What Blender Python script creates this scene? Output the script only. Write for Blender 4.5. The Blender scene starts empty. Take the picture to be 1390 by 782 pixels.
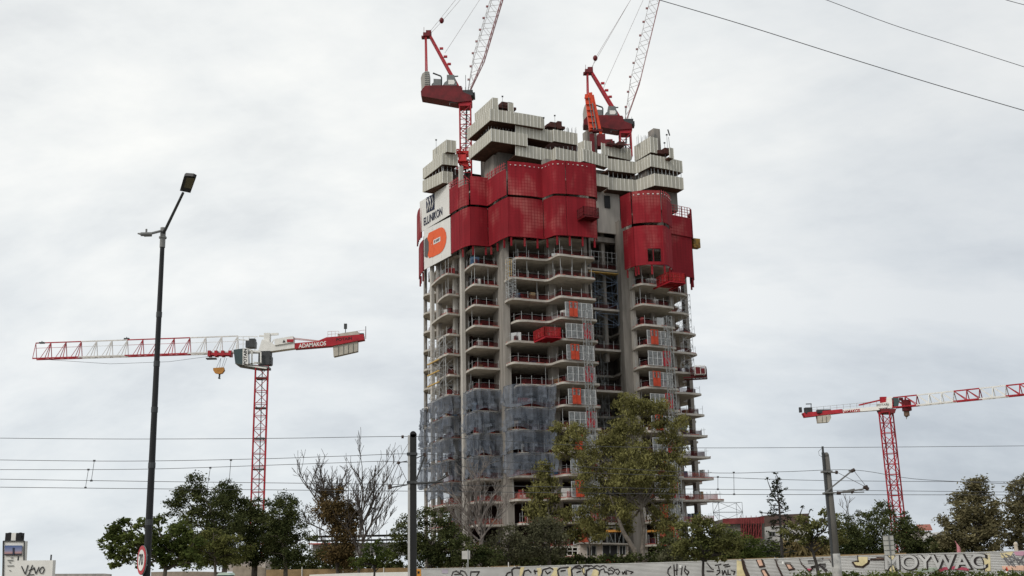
import bpy, math, random
import numpy as np
from mathutils import Vector, Matrix
random.seed(7); rng = np.random.default_rng(7)
scn = bpy.context.scene
COL = scn.collection

# ------------------------------------------------------------------ camera
W0, H0 = 1390.0, 782.0
FPX = 1511.0; PITCH = math.atan((770.0-H0/2)/FPX); ROLL = math.radians(1.33); EYE = 1.75
Rv = Vector((1,0,0)); Uv = Vector((0,-math.sin(PITCH),math.cos(PITCH))); Fv = Vector((0,math.cos(PITCH),math.sin(PITCH)))
cR, sR = math.cos(ROLL), math.sin(ROLL)
eu = cR*Rv - sR*Uv; ev = sR*Rv + cR*Uv
cam_d = bpy.data.cameras.new('camera'); cam = bpy.data.objects.new('camera', cam_d); COL.objects.link(cam)
cam_d.sensor_width = 36.0; cam_d.lens = 36.0*FPX/W0; cam_d.clip_start = 0.1; cam_d.clip_end = 20000
M = Matrix.Identity(4)
for i in range(3):
    M[i][0] = eu[i]; M[i][1] = ev[i]; M[i][2] = -Fv[i]
M[0][3], M[1][3], M[2][3] = 0, 0, EYE
cam.matrix_world = M
scn.camera = cam

# ------------------------------------------------------------------ world, sun, exposure
SUN_EL, SUN_AZ = math.radians(40), math.radians(-138)      # azimuth from +Y towards +X
world = bpy.data.worlds.new('World'); scn.world = world; world.use_nodes = True
nt = world.node_tree; nt.nodes.clear()
def N(nt, t, **kw):
    n = nt.nodes.new(t)
    for k, v in kw.items(): setattr(n, k, v)
    return n
def ramp(nt, stops):
    r = N(nt, 'ShaderNodeValToRGB'); e = r.color_ramp.elements
    while len(e) < len(stops): e.new(0.5)
    for i, (p, c) in enumerate(stops):
        e[i].position = p; e[i].color = (*c, 1) if len(c) == 3 else c
    return r
out = N(nt, 'ShaderNodeOutputWorld'); addsh = N(nt, 'ShaderNodeAddShader')
sky = N(nt, 'ShaderNodeTexSky'); sky.sky_type = 'NISHITA'; sky.sun_disc = False
sky.sun_elevation = SUN_EL; sky.sun_rotation = SUN_AZ
bg1 = N(nt, 'ShaderNodeBackground'); bg1.inputs[1].default_value = 0.05 * 0.12
bg2 = N(nt, 'ShaderNodeBackground'); bg2.inputs[1].default_value = 1.0
geo = N(nt, 'ShaderNodeTexCoord'); sep = N(nt, 'ShaderNodeSeparateXYZ')
nt.links.new(geo.outputs['Generated'], sep.inputs[0])
def math_(op, a, b):
    m = N(nt, 'ShaderNodeMath', operation=op)
    for i, v in enumerate((a, b)):
        if isinstance(v, (int, float)): m.inputs[i].default_value = v
        else: nt.links.new(v, m.inputs[i])
    return m.outputs[0]
zc = math_('ADD', math_('MAXIMUM', sep.outputs[2], 0.0), 0.42)
cx_ = math_('DIVIDE', sep.outputs[0], zc); cy_ = math_('DIVIDE', sep.outputs[1], zc)
comb = N(nt, 'ShaderNodeCombineXYZ'); nt.links.new(cx_, comb.inputs[0]); nt.links.new(cy_, comb.inputs[1])
mp = N(nt, 'ShaderNodeMapping'); mp.inputs['Rotation'].default_value = (0,0,0.35); mp.inputs['Location'].default_value = (7.3,4.2,0)
mp.inputs['Scale'].default_value = (0.8,1.25,1)
nt.links.new(comb.outputs[0], mp.inputs[0])
n1 = N(nt, 'ShaderNodeTexNoise'); n1.inputs['Scale'].default_value = 1.5; n1.inputs['Detail'].default_value = 9; n1.inputs['Roughness'].default_value = 0.58; n1.inputs['Distortion'].default_value = 0.5
n2 = N(nt, 'ShaderNodeTexNoise'); n2.inputs['Scale'].default_value = 5.0; n2.inputs['Detail'].default_value = 5; n2.inputs['Roughness'].default_value = 0.6
nt.links.new(mp.outputs[0], n1.inputs[0]); nt.links.new(mp.outputs[0], n2.inputs[0])
fac = math_('ADD', math_('MULTIPLY', n1.outputs[0], 0.70), math_('MULTIPLY', n2.outputs[0], 0.30))
cr = ramp(nt, [(0.38, (0.61,0.635,0.665)), (0.49, (0.745,0.765,0.78)), (0.60, (0.86,0.865,0.86))])
nt.links.new(fac, cr.inputs[0])
# whiter overhead, cooler and greyer towards the horizon
er = ramp(nt, [(0.0, (0.90,0.94,0.985)), (0.16, (0.97,0.99,1.01)), (0.36, (1.12,1.115,1.095)), (1.0, (1.05,1.05,1.05))])
nt.links.new(sep.outputs[2], er.inputs[0])
mul = N(nt, 'ShaderNodeMix', data_type='RGBA', blend_type='MULTIPLY'); mul.inputs[0].default_value = 1
hr = ramp(nt, [(0.0, (1.04,1.035,1.025)), (0.5, (1.03,1.03,1.02)), (0.58, (0.98,0.985,0.985)), (0.68, (0.84,0.855,0.875)), (1.0, (0.80,0.815,0.84))])
hx = math_('MULTIPLY_ADD', sep.outputs[0], 0.5) if False else math_('ADD', math_('MULTIPLY', sep.outputs[0], 0.5), 0.5)
nt.links.new(hx, hr.inputs[0])
mu0 = N(nt, 'ShaderNodeMix', data_type='RGBA', blend_type='MULTIPLY'); mu0.inputs[0].default_value = 1
nt.links.new(cr.outputs[0], mu0.inputs[6]); nt.links.new(hr.outputs[0], mu0.inputs[7])
nt.links.new(mu0.outputs[2], mul.inputs[6]); nt.links.new(er.outputs[0], mul.inputs[7])
nt.links.new(sky.outputs[0], bg1.inputs[0]); nt.links.new(mul.outputs[2], bg2.inputs[0])
nt.links.new(bg1.outputs[0], addsh.inputs[0]); nt.links.new(bg2.outputs[0], addsh.inputs[1]); nt.links.new(addsh.outputs[0], out.inputs[0])

sd = bpy.data.lights.new('sun', 'SUN'); sd.energy = 1.6; sd.angle = math.radians(18); sd.color = (1.0, 0.95, 0.88)
sun = bpy.data.objects.new('sun', sd); COL.objects.link(sun)
sdir = Vector((math.sin(SUN_AZ)*math.cos(SUN_EL), math.cos(SUN_AZ)*math.cos(SUN_EL), math.sin(SUN_EL)))
sun.rotation_euler = sdir.to_track_quat('Z', 'Y').to_euler()
sky.sun_rotation = math.atan2(sdir.x, sdir.y)
scn.view_settings.view_transform = 'Standard'; scn.view_settings.look = 'None'
scn.view_settings.exposure = 0.0; scn.view_settings.gamma = 1.0
scn.render.resolution_x, scn.render.resolution_y = 1024, 576

# ------------------------------------------------------------------ surveying helpers: sight lines to real distances
def ray(x, y):
    u = (x-W0/2)/FPX; v = -(y-H0/2)/FPX
    return (u*cR + v*sR)*Rv + (-u*sR + v*cR)*Uv + Fv
def atD(x, y, D):
    r = ray(x, y); return Vector((0,0,EYE)) + r*(D/r.y)
def atZ(x, y, z):
    r = ray(x, y); return Vector((0,0,EYE)) + r*((z-EYE)/r.z)
def zof(x, y, D): return atD(x, y, D).z

# ------------------------------------------------------------------ materials
MATS = {}
def mat(name, col, rough=0.7, metal=0.0, var=0.15, scale=1.5, alpha=None, bump=0.0, streak=False, spec=0.3, col2=None, fine=None):
    if name in MATS: return MATS[name]
    m = bpy.data.materials.new(name); m.use_nodes = True; t = m.node_tree
    b = t.nodes['Principled BSDF']; b.inputs['Roughness'].default_value = rough; b.inputs['Metallic'].default_value = metal
    b.inputs['Specular IOR Level'].default_value = spec
    tc = N(t, 'ShaderNodeTexCoord'); mpn = N(t, 'ShaderNodeMapping')
    t.links.new(tc.outputs['Object'], mpn.inputs[0])
    if streak: mpn.inputs['Scale'].default_value = (1.6,1.6,0.22)
    no = N(t, 'ShaderNodeTexNoise'); no.inputs['Scale'].default_value = scale; no.inputs['Detail'].default_value = 6; no.inputs['Roughness'].default_value = 0.6
    t.links.new(mpn.outputs[0], no.inputs[0])
    lo = [c*(1-var) for c in col]; hi = [min(1, c*(1+var)) for c in col]
    if col2: lo, hi = col, col2
    r = ramp(t, [(0.33, lo), (0.67, hi)]); t.links.new(no.outputs[0], r.inputs[0])
    src = r.outputs[0]
    t.links.new(src, b.inputs['Base Color'])
    if bump:
        bp = N(t, 'ShaderNodeBump'); bp.inputs['Strength'].default_value = bump; bp.inputs['Distance'].default_value = 0.05
        t.links.new(no.outputs[0], bp.inputs['Height']); t.links.new(bp.outputs[0], b.inputs['Normal'])
    if alpha is not None:
        tr = N(t, 'ShaderNodeBsdfTransparent'); mx = N(t, 'ShaderNodeMixShader'); o = t.nodes['Material Output']
        t.links.new(tr.outputs[0], mx.inputs[1]); t.links.new(b.outputs[0], mx.inputs[2]); t.links.new(mx.outputs[0], o.inputs[0])
        if fine:   # woven netting, opacity varies in soft folds
            rr = ramp(t, [(0.3, (alpha*0.8,)*3), (0.7, (min(1, alpha*1.25),)*3)]); t.links.new(no.outputs[0], rr.inputs[0])
            t.links.new(rr.outputs[0], mx.inputs[0])
        else: mx.inputs[0].default_value = alpha
    MATS[name] = m; return m

def screen_mat(name, col, col2):
    """perforated metal sheet of the climbing screens: fine grid of ribs and faded patches"""
    m = bpy.data.materials.new(name); m.use_nodes = True; t = m.node_tree; b = t.nodes['Principled BSDF']
    b.inputs['Roughness'].default_value = 0.75; b.inputs['Specular IOR Level'].default_value = 0.15
    tc = N(t, 'ShaderNodeTexCoord'); no = N(t, 'ShaderNodeTexNoise'); no.inputs['Scale'].default_value = 0.22; no.inputs['Detail'].default_value = 5
    mpn = N(t, 'ShaderNodeMapping'); mpn.inputs['Scale'].default_value = (1,1,0.6)
    t.links.new(tc.outputs['Object'], mpn.inputs[0]); t.links.new(mpn.outputs[0], no.inputs[0])
    r = ramp(t, [(0.3, [c*0.8 for c in col]), (0.52, col), (0.68, col2)]); t.links.new(no.outputs[0], r.inputs[0])
    sp = N(t, 'ShaderNodeSeparateXYZ'); t.links.new(tc.outputs['Object'], sp.inputs[0])
    def line(src, period, width):
        a = N(t, 'ShaderNodeMath', operation='MULTIPLY'); a.inputs[1].default_value = 1/period; t.links.new(src, a.inputs[0])
        f = N(t, 'ShaderNodeMath', operation='FRACT'); t.links.new(a.outputs[0], f.inputs[0])
        l = N(t, 'ShaderNodeMath', operation='LESS_THAN'); l.inputs[1].default_value = width; t.links.new(f.outputs[0], l.inputs[0])
        return l.outputs[0]
    mx = N(t, 'ShaderNodeMath', operation='MAXIMUM'); t.links.new(line(sp.outputs[2], 0.62, 0.12), mx.inputs[0]); t.links.new(line(sp.outputs[0], 0.58, 0.12), mx.inputs[1])
    mc = N(t, 'ShaderNodeMix', data_type='RGBA'); t.links.new(mx.outputs[0], mc.inputs[0]); t.links.new(r.outputs[0], mc.inputs[6])
    mc.inputs[7].default_value = (col[0]*0.82, col[1]*0.82, col[2]*0.82, 1)
    oi = N(t, 'ShaderNodeObjectInfo'); rv = N(t, 'ShaderNodeMath', operation='MULTIPLY_ADD'); rv.inputs[1].default_value = 0.34; rv.inputs[2].default_value = 0.86
    t.links.new(oi.outputs['Random'], rv.inputs[0])
    st = N(t, 'ShaderNodeTexNoise'); st.inputs['Scale'].default_value = 1.0; st.inputs['Detail'].default_value = 4
    m2 = N(t, 'ShaderNodeMapping'); m2.inputs['Scale'].default_value = (1.8,1.8,0.12); t.links.new(tc.outputs['Object'], m2.inputs[0]); t.links.new(m2.outputs[0], st.inputs[0])
    sv = N(t, 'ShaderNodeMath', operation='MULTIPLY_ADD'); sv.inputs[1].default_value = 0.7; sv.inputs[2].default_value = 0.65; t.links.new(st.outputs[0], sv.inputs[0])
    pv = N(t, 'ShaderNodeMath', operation='MULTIPLY'); t.links.new(rv.outputs[0], pv.inputs[0]); t.links.new(sv.outputs[0], pv.inputs[1])
    hs = N(t, 'ShaderNodeVectorMath', operation='SCALE'); t.links.new(mc.outputs[2], hs.inputs[0]); t.links.new(pv.outputs[0], hs.inputs['Scale'])
    t.links.new(hs.outputs[0], b.inputs['Base Color'])
    MATS[name] = m; return m

def leaf_mat(name, dark, light, trans=0.25):
    m = bpy.data.materials.new(name); m.use_nodes = True; t = m.node_tree; t.nodes.clear()
    o = N(t, 'ShaderNodeOutputMaterial'); d = N(t, 'ShaderNodeBsdfDiffuse'); tl = N(t, 'ShaderNodeBsdfTranslucent'); mx = N(t, 'ShaderNodeMixShader'); mx.inputs[0].default_value = trans
    g = N(t, 'ShaderNodeNewGeometry'); tc = N(t, 'ShaderNodeTexCoord'); no = N(t, 'ShaderNodeTexNoise'); no.inputs['Scale'].default_value = 0.45; no.inputs['Detail'].default_value = 3
    t.links.new(tc.outputs['Object'], no.inputs[0])
    a = N(t, 'ShaderNodeMath', operation='MULTIPLY_ADD'); a.inputs[1].default_value = 0.45; t.links.new(g.outputs['Random Per Island'], a.inputs[0])
    b = N(t, 'ShaderNodeMath', operation='MULTIPLY_ADD'); b.inputs[1].default_value = 1.6; b.inputs[2].default_value = -0.52; t.links.new(no.outputs[0], b.inputs[0]); t.links.new(b.outputs[0], a.inputs[2])
    r = ramp(t, [(0.1, dark), (0.9, light)]); t.links.new(a.outputs[0], r.inputs[0])
    t.links.new(r.outputs[0], d.inputs[0]); t.links.new(r.outputs[0], tl.inputs[0]); t.links.new(d.outputs[0], mx.inputs[1]); t.links.new(tl.outputs[0], mx.inputs[2]); t.links.new(mx.outputs[0], o.inputs[0])
    MATS[name] = m; return m

CONC = mat('concrete', (0.26,0.24,0.215), 0.9, scale=0.5, var=0.3, streak=True, bump=0.2)
CONCP = mat('pale_concrete', (0.46,0.435,0.395), 0.9, scale=0.6, var=0.18, streak=True, bump=0.15)
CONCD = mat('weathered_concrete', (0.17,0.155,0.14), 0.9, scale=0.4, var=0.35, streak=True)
SLABM = mat('slab_concrete', (0.45,0.42,0.375), 0.9, scale=0.7, var=0.2, bump=0.1)
REDSC = screen_mat('red_screen', (0.25,0.015,0.023), (0.34,0.085,0.08))
REDP = mat('red_paint', (0.36,0.012,0.022), 0.5, var=0.25, scale=0.8)
REDD = mat('dark_red_paint', (0.125,0.007,0.010), 0.5, var=0.3, scale=0.8)
ORG = mat('orange_paint', (0.62,0.06,0.018), 0.5, var=0.2)
ORGD = mat('orange_door', (0.50,0.06,0.025), 0.55, var=0.2)
WHT = mat('white_paint', (0.74,0.73,0.69), 0.5, var=0.07)
GRYL = mat('galvanised_steel', (0.42,0.43,0.43), 0.5, metal=0.3, var=0.15)
GRYD = mat('dark_steel', (0.045,0.048,0.05), 0.5, var=0.3)
GRYM = mat('grey_machine_paint', (0.16,0.17,0.17), 0.6, var=0.2)
BLK = mat('black_paint', (0.012,0.012,0.013), 0.45, var=0.3)
NETR = mat('dark_red_barrier_mesh', (0.07,0.008,0.009), 0.9, alpha=0.6, fine=True, scale=0.6, var=0.4)
NETP = mat('pink_barrier_mesh', (0.36,0.10,0.085), 0.9, alpha=0.4, fine=True, scale=0.6)
NETB = mat('blue_debris_net', (0.145,0.165,0.20), 0.95, alpha=0.54, fine=True, scale=0.9, var=0.22, streak=True)
NETQ = mat('red_barrier_mesh', (0.33,0.015,0.015), 0.9, alpha=0.55, fine=True)
NETO = mat('orange_barrier_mesh', (0.36,0.07,0.035), 0.9, alpha=0.7, fine=True)
GATEM = mat('gate_wire_infill', (0.30,0.32,0.33), 0.7, alpha=0.6, fine=True, scale=2)
FORM = mat('formwork_panel', (0.43,0.415,0.355), 0.8, var=0.14, scale=0.8, streak=True)
FORML = mat('formwork_rib', (0.78,0.77,0.72), 0.7, var=0.08)
FORMU = mat('formwork_timber', (0.09,0.045,0.03), 0.85, var=0.35)
BANW = mat('banner_cloth', (0.68,0.67,0.64), 0.8, var=0.05, scale=0.5)
NAVY = mat('navy_print', (0.012,0.018,0.05), 0.8)
BANO = mat('orange_print', (0.72,0.12,0.04), 0.8, var=0.08)
GRYP = mat('grey_print', (0.10,0.10,0.10), 0.8)
GLASS = mat('tinted_glass', (0.02,0.045,0.045), 0.08, spec=0.6)
BARK = mat('bark', (0.10,0.085,0.07), 0.9, var=0.4, scale=3)
BARKP = mat('pale_bark', (0.26,0.23,0.20), 0.9, var=0.35, scale=2)
BARKE = mat('peeling_bark', (0.15,0.13,0.11), 0.9, var=0.45, scale=2)
BARKD = mat('dead_wood', (0.045,0.04,0.037), 0.9, var=0.3, scale=3)
YEL = mat('yellow_timber', (0.50,0.33,0.10), 0.7, var=0.25)
YELM = mat('yellow_machine_paint', (0.45,0.20,0.04), 0.5, var=0.2)
CORR = mat('corrugated_sheet', (0.47,0.47,0.46), 0.55, metal=0.1, var=0.12, scale=0.4)
WIREM = mat('wire', (0.07,0.072,0.075), 0.6)
L_EUC = leaf_mat('eucalyptus_leaf', (0.050,0.050,0.019), (0.32,0.30,0.115))
L_OLV = leaf_mat('olive_leaf', (0.045,0.050,0.026), (0.17,0.165,0.10))
L_OLG = leaf_mat('mixed_leaf', (0.04,0.05,0.016), (0.19,0.19,0.065))
L_PIN = leaf_mat('pine_needles', (0.020,0.030,0.012), (0.105,0.115,0.045), 0.15)
L_BRD = leaf_mat('broad_leaf', (0.028,0.045,0.012), (0.15,0.175,0.055))
L_YNG = leaf_mat('young_leaf', (0.05,0.06,0.02), (0.21,0.205,0.08))
L_IVY = leaf_mat('dry_ivy_leaf', (0.055,0.040,0.018), (0.20,0.14,0.065))
L_GRY = leaf_mat('feathery_leaf', (0.06,0.056,0.028), (0.25,0.22,0.12))
L_CYP = leaf_mat('dead_conifer_needles', (0.012,0.016,0.010), (0.035,0.04,0.022), 0.05)
L_DRY = leaf_mat('dry_reed', (0.16,0.12,0.05), (0.38,0.31,0.16))

# ------------------------------------------------------------------ mesh builder
class MB:
    def __init__(s): s.v = []; s.f = []; s.m = []; s.cur = 0
    def quad(s, a, b, c, d): s.poly([a, b, c, d])
    def poly(s, pts):
        i = len(s.v); s.v += [tuple(p) for p in pts]; s.f.append(tuple(range(i, i+len(pts)))); s.m.append(s.cur)
    def box(s, c, size, rz=0.0, ax=None):
        """centre, full sizes; rz turns about z"""
        c = Vector(c)
        if ax is None:
            X = Vector((math.cos(rz), math.sin(rz), 0)); Y = Vector((-math.sin(rz), math.cos(rz), 0)); Z = Vector((0,0,1))
        else: X, Y, Z = ax
        X = X*size[0]/2; Y = Y*size[1]/2; Z = Z*size[2]/2
        i = len(s.v)
        s.v += [tuple(c+a*X+b*Y+d*Z) for d in (-1,1) for (a, b) in ((-1,-1),(1,-1),(1,1),(-1,1))]
        for q in ((3,2,1,0),(4,5,6,7),(0,1,5,4),(1,2,6,5),(2,3,7,6),(3,0,4,7)):
            s.f.append(tuple(i+k for k in q)); s.m.append(s.cur)
    def beam(s, a, b, w, h=None):
        a, b = Vector(a), Vector(b); d = b-a; L = d.length
        if L < 1e-6: return
        d /= L; h = h or w
        up = Vector((0,0,1)) if abs(d.z) < 0.95 else Vector((0,1,0))
        X = d.cross(up).normalized(); Y = X.cross(d)
        s.box((a+b)/2, (L, w, h), ax=(d, X, Y))
    def tube(s, pts, rad, n=6, cap=True):
        pts = [Vector(p) for p in pts]
        if not isinstance(rad, (list, tuple)): rad = [rad]*len(pts)
        base = len(s.v); prev = None
        for k, p in enumerate(pts):
            d = (pts[min(k+1, len(pts)-1)] - pts[max(k-1, 0)]).normalized()
            if prev is None:
                up = Vector((0,0,1)) if abs(d.z) < 0.9 else Vector((1,0,0)); X = d.cross(up).normalized()
            else: X = (prev - d*prev.dot(d)).normalized()
            prev = X; Y = d.cross(X)
            for q in range(n):
                a = 2*math.pi*q/n; s.v.append(tuple(p + rad[k]*(math.cos(a)*X + math.sin(a)*Y)))
        for k in range(len(pts)-1):
            for q in range(n):
                a = base+k*n+q; b = base+k*n+(q+1) % n
                s.f.append((a, b, b+n, a+n)); s.m.append(s.cur)
        if cap:
            s.f.append(tuple(base+n-1-q for q in range(n))); s.m.append(s.cur)
            s.f.append(tuple(base+(len(pts)-1)*n+q for q in range(n))); s.m.append(s.cur)
    def prism(s, poly, vec):
        """extrude an arbitrary planar polygon along vec"""
        vec = Vector(vec); A = [Vector(p) for p in poly]; B = [p+vec for p in A]
        i = len(s.v); n = len(A); s.v += [tuple(p) for p in A+B]
        s.f.append(tuple(range(i+n-1, i-1, -1))); s.m.append(s.cur); s.f.append(tuple(range(i+n, i+2*n))); s.m.append(s.cur)
        for k in range(n):
            a = i+k; b = i+(k+1) % n; s.f.append((a, b, b+n, a+n)); s.m.append(s.cur)
    def ball(s, c, r, n=8, sz=1.0):
        c = Vector(c); pts = [c+Vector((0,0,-r*sz*math.cos(math.pi*k/n))) for k in range(n+1)]
        s.tube(pts, [max(1e-3, r*math.sin(math.pi*k/n)) for k in range(n+1)], n=8, cap=False)
    def build(s, name, mats, parent=None, loc=None, smooth=False):
        if not isinstance(mats, (list, tuple)): mats = [mats]
        off = Vector((0,0,0))
        if parent is not None:
            q = parent
            while q is not None: off += q.location; q = q.parent
        elif loc is not None: off = Vector(loc)
        me = bpy.data.meshes.new(name)
        vv = np.array(s.v, dtype=np.float64) - np.array(off) if s.v else np.zeros((0,3))
        me.from_pydata(vv.tolist(), [], s.f)
        for m in mats: me.materials.append(m)
        if len(mats) > 1: me.polygons.foreach_set('material_index', s.m)
        if smooth: me.polygons.foreach_set('use_smooth', [True]*len(s.f))
        me.update()
        o = bpy.data.objects.new(name, me); COL.objects.link(o)
        if parent is not None: o.parent = parent
        elif loc is not None: o.location = loc
        return o
def thing(name, label, cat, loc, group=None):
    o = bpy.data.objects.new(name, None); COL.objects.link(o); o.location = loc; o.empty_display_size = 0.5
    return tag(o, label, cat, group)
def tag(o, label=None, cat=None, group=None, kind=None):
    if label: o['label'] = label
    if cat: o['category'] = cat
    if group: o['group'] = group
    if kind: o['kind'] = kind
    return o
def text(name, s, org, xd, yd, h, m, parent, ex=0.01, wscale=1.0, bold=0.0, align='CENTER'):
    """raised lettering: org = centre, xd / yd = unit directions of the writing"""
    cu = bpy.data.curves.new(name, 'FONT'); cu.body = s; cu.size = h*1.4; cu.extrude = ex/ (1.0); cu.align_x = align; cu.align_y = 'CENTER'; cu.offset = bold
    tmp = bpy.data.objects.new(name, cu); COL.objects.link(tmp); bpy.context.view_layer.update()
    dg = bpy.context.evaluated_depsgraph_get(); me = bpy.data.meshes.new_from_object(tmp.evaluated_get(dg)); bpy.data.objects.remove(tmp)
    xd = Vector(xd); yd = Vector(yd); n = xd.cross(yd).normalized(); org = Vector(org)
    off = Vector((0,0,0)); q = parent
    while q is not None: off += q.location; q = q.parent
    for v in me.vertices: v.co = org + xd*(v.co.x*wscale) + yd*v.co.y + n*v.co.z - off
    me.materials.clear(); me.materials.append(m); me.name = name
    o = bpy.data.objects.new(name, me); COL.objects.link(o); o.parent = parent; return o
def smoothline(pts, k=4):
    """Catmull-Rom through 2-D points"""
    P = [pts[0]]+list(pts)+[pts[-1]]; out = []
    for i in range(1, len(P)-2):
        p0, p1, p2, p3 = P[i-1], P[i], P[i+1], P[i+2]
        for j in range(k):
            t = j/k
            out.append(tuple(0.5*((2*p1[c])+(-p0[c]+p2[c])*t+(2*p0[c]-5*p1[c]+4*p2[c]-p3[c])*t*t+(-p0[c]+3*p1[c]-3*p2[c]+p3[c])*t**3) for c in range(len(p1))))
    out.append(tuple(P[-2])); return out
def walk(line, step, start=0.0):
    """points every step metres along a 2-D polyline with direction"""
    res = []; d = start; acc = 0.0
    for a, b in zip(line[:-1], line[1:]):
        L = math.hypot(b[0]-a[0], b[1]-a[1])
        while d <= acc+L and L > 0:
            t = (d-acc)/L; res.append((a[0]+(b[0]-a[0])*t, a[1]+(b[1]-a[1])*t, (b[0]-a[0])/L, (b[1]-a[1])/L)); d += step
        acc += L
    return res
def offset(line, d):
    """shift a left-to-right front outline towards the viewer by d"""
    res = []
    for i, p in enumerate(line):
        a = line[max(0, i-1)]; b = line[min(len(line)-1, i+1)]; dx, dy = b[0]-a[0], b[1]-a[1]; L = math.hypot(dx, dy) or 1
        res.append((p[0]+dy/L*d, p[1]-dx/L*d))
    return res
def lattice(mb, a, b, wdir, ddir, w, d, bay, r, r2=None, chords=True):
    """four-chord lattice between a and b, section w x d along wdir, ddir"""
    a, b = Vector(a), Vector(b); wd = Vector(wdir)*w/2; dd = Vector(ddir)*d/2; r2 = r2 or r*0.55
    cs = [(-1,-1),(1,-1),(1,1),(-1,1)]; n = max(1, round((b-a).length/bay))
    P = [[a+(b-a)*(k/n)+i*wd+j*dd for i, j in cs] for k in range(n+1)]
    if chords:
        for q in range(4): mb.beam(P[0][q], P[n][q], r)
    for k in range(n+1):
        for q in range(4): mb.beam(P[k][q], P[k][(q+1) % 4], r2)
    for k in range(n):
        for q in range(4):
            p = (q+1) % 4
            if (k+q) % 2: mb.beam(P[k][q], P[k+1][p], r2)
            else: mb.beam(P[k][p], P[k+1][q], r2)

# ------------------------------------------------------------------ ground
g = MB(); g.poly([(-3000,-300,0),(3000,-300,0),(3000,5000,0),(-3000,5000,0)])
tag(g.build('ground', mat('dry_ground', (0.13,0.11,0.075), 0.95, scale=0.05, col2=(0.20,0.17,0.11))), kind='structure')
g = MB(); g.poly([(-300,3,0.004),(300,3,0.004),(300,18,0.004),(-300,18,0.004)])
tag(g.build('road', mat('asphalt', (0.05,0.05,0.05), 0.9, scale=3)), kind='structure')
g = MB(); g.box((0,2.9,0.065), (600,0.2,0.13)); g.box((0,18.1,0.065), (600,0.2,0.13))
tag(g.build('kerb', CONCP), kind='structure')
g = MB(); g.box((0,0.8,0.06), (600,4.0,0.12)); g.box((0,22.2,0.06), (600,8.0,0.12))
tag(g.build('pavement', mat('paving', (0.30,0.29,0.27), 0.9, scale=1.2)), kind='structure')

# ------------------------------------------------------------------ THE TOWER
TB = Vector((8, 220, 0))
tower = thing('concrete_tower', 'tall unfinished concrete tower with wavy open floors, red climbing screens and beige formwork on top', 'building', TB)
U1 = Vector((0.91, 0.41, 0)); V1 = Vector((-0.41, 0.91, 0))
RZ = math.atan2(0.41, 0.91)
def level(i): return 34.1 + 4.0*i if i >= 0 else 34.1 + 4.12*i
LW = [(-17.0,222.6),(-16.2,219.4),(-14.4,214.4),(-12.9,211.4),(-12.2,211.3),(-10.0,212.8)]
LW2 = [(-15.6,221.6),(-15.0,218.0),(-13.9,214.4),(-12.7,212.0),(-12.1,211.9),(-10.6,212.8)]
FAR = [(-18.2,234.0),(-19.0,231.5),(-18.6,228.6),(-17.6,227.2)]
LBAY = [(-9.0,208.7),(-8.2,206.4),(-7.4,204.7),(-6.8,204.5),(-4.7,205.5),(-2.0,206.8)]
FR_A = [(-1.7,204.0),(-1.1,201.8),(-0.2,200.2),(0.6,200.1),(2.3,200.9),(4.2,201.8),(6.0,202.6),(7.0,202.3),(7.9,200.5),(8.7,199.3),(9.6,199.4),(11.2,200.3),(13.0,201.1),(15.4,202.2),(15.7,203.2)]
FR_B = [(0.2,203.2),(0.3,201.7),(1.0,200.9),(2.3,201.0),(4.2,201.8),(6.0,202.6),(7.0,202.3),(7.9,200.5),(8.7,199.3),(9.6,199.4),(11.2,200.3),(13.0,201.1),(15.4,202.2),(15.7,203.2)]
FR_C = [(-2.0,206.8),(-0.9,204.5),(0.2,202.0),(1.0,201.0),(2.3,201.0),(4.2,201.8),(6.0,202.6),(7.0,202.3),(7.9,200.5),(8.7,199.3),(9.6,199.4),(11.2,200.3),(13.0,201.1),(15.4,202.2),(15.7,203.2)]
RW = [(23.0,211.0),(23.6,208.6),(24.6,207.2),(25.6,207.3),(28.5,208.9),(31.2,210.7),(31.2,211.8)]
LO = min
slabs_data = {}
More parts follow.
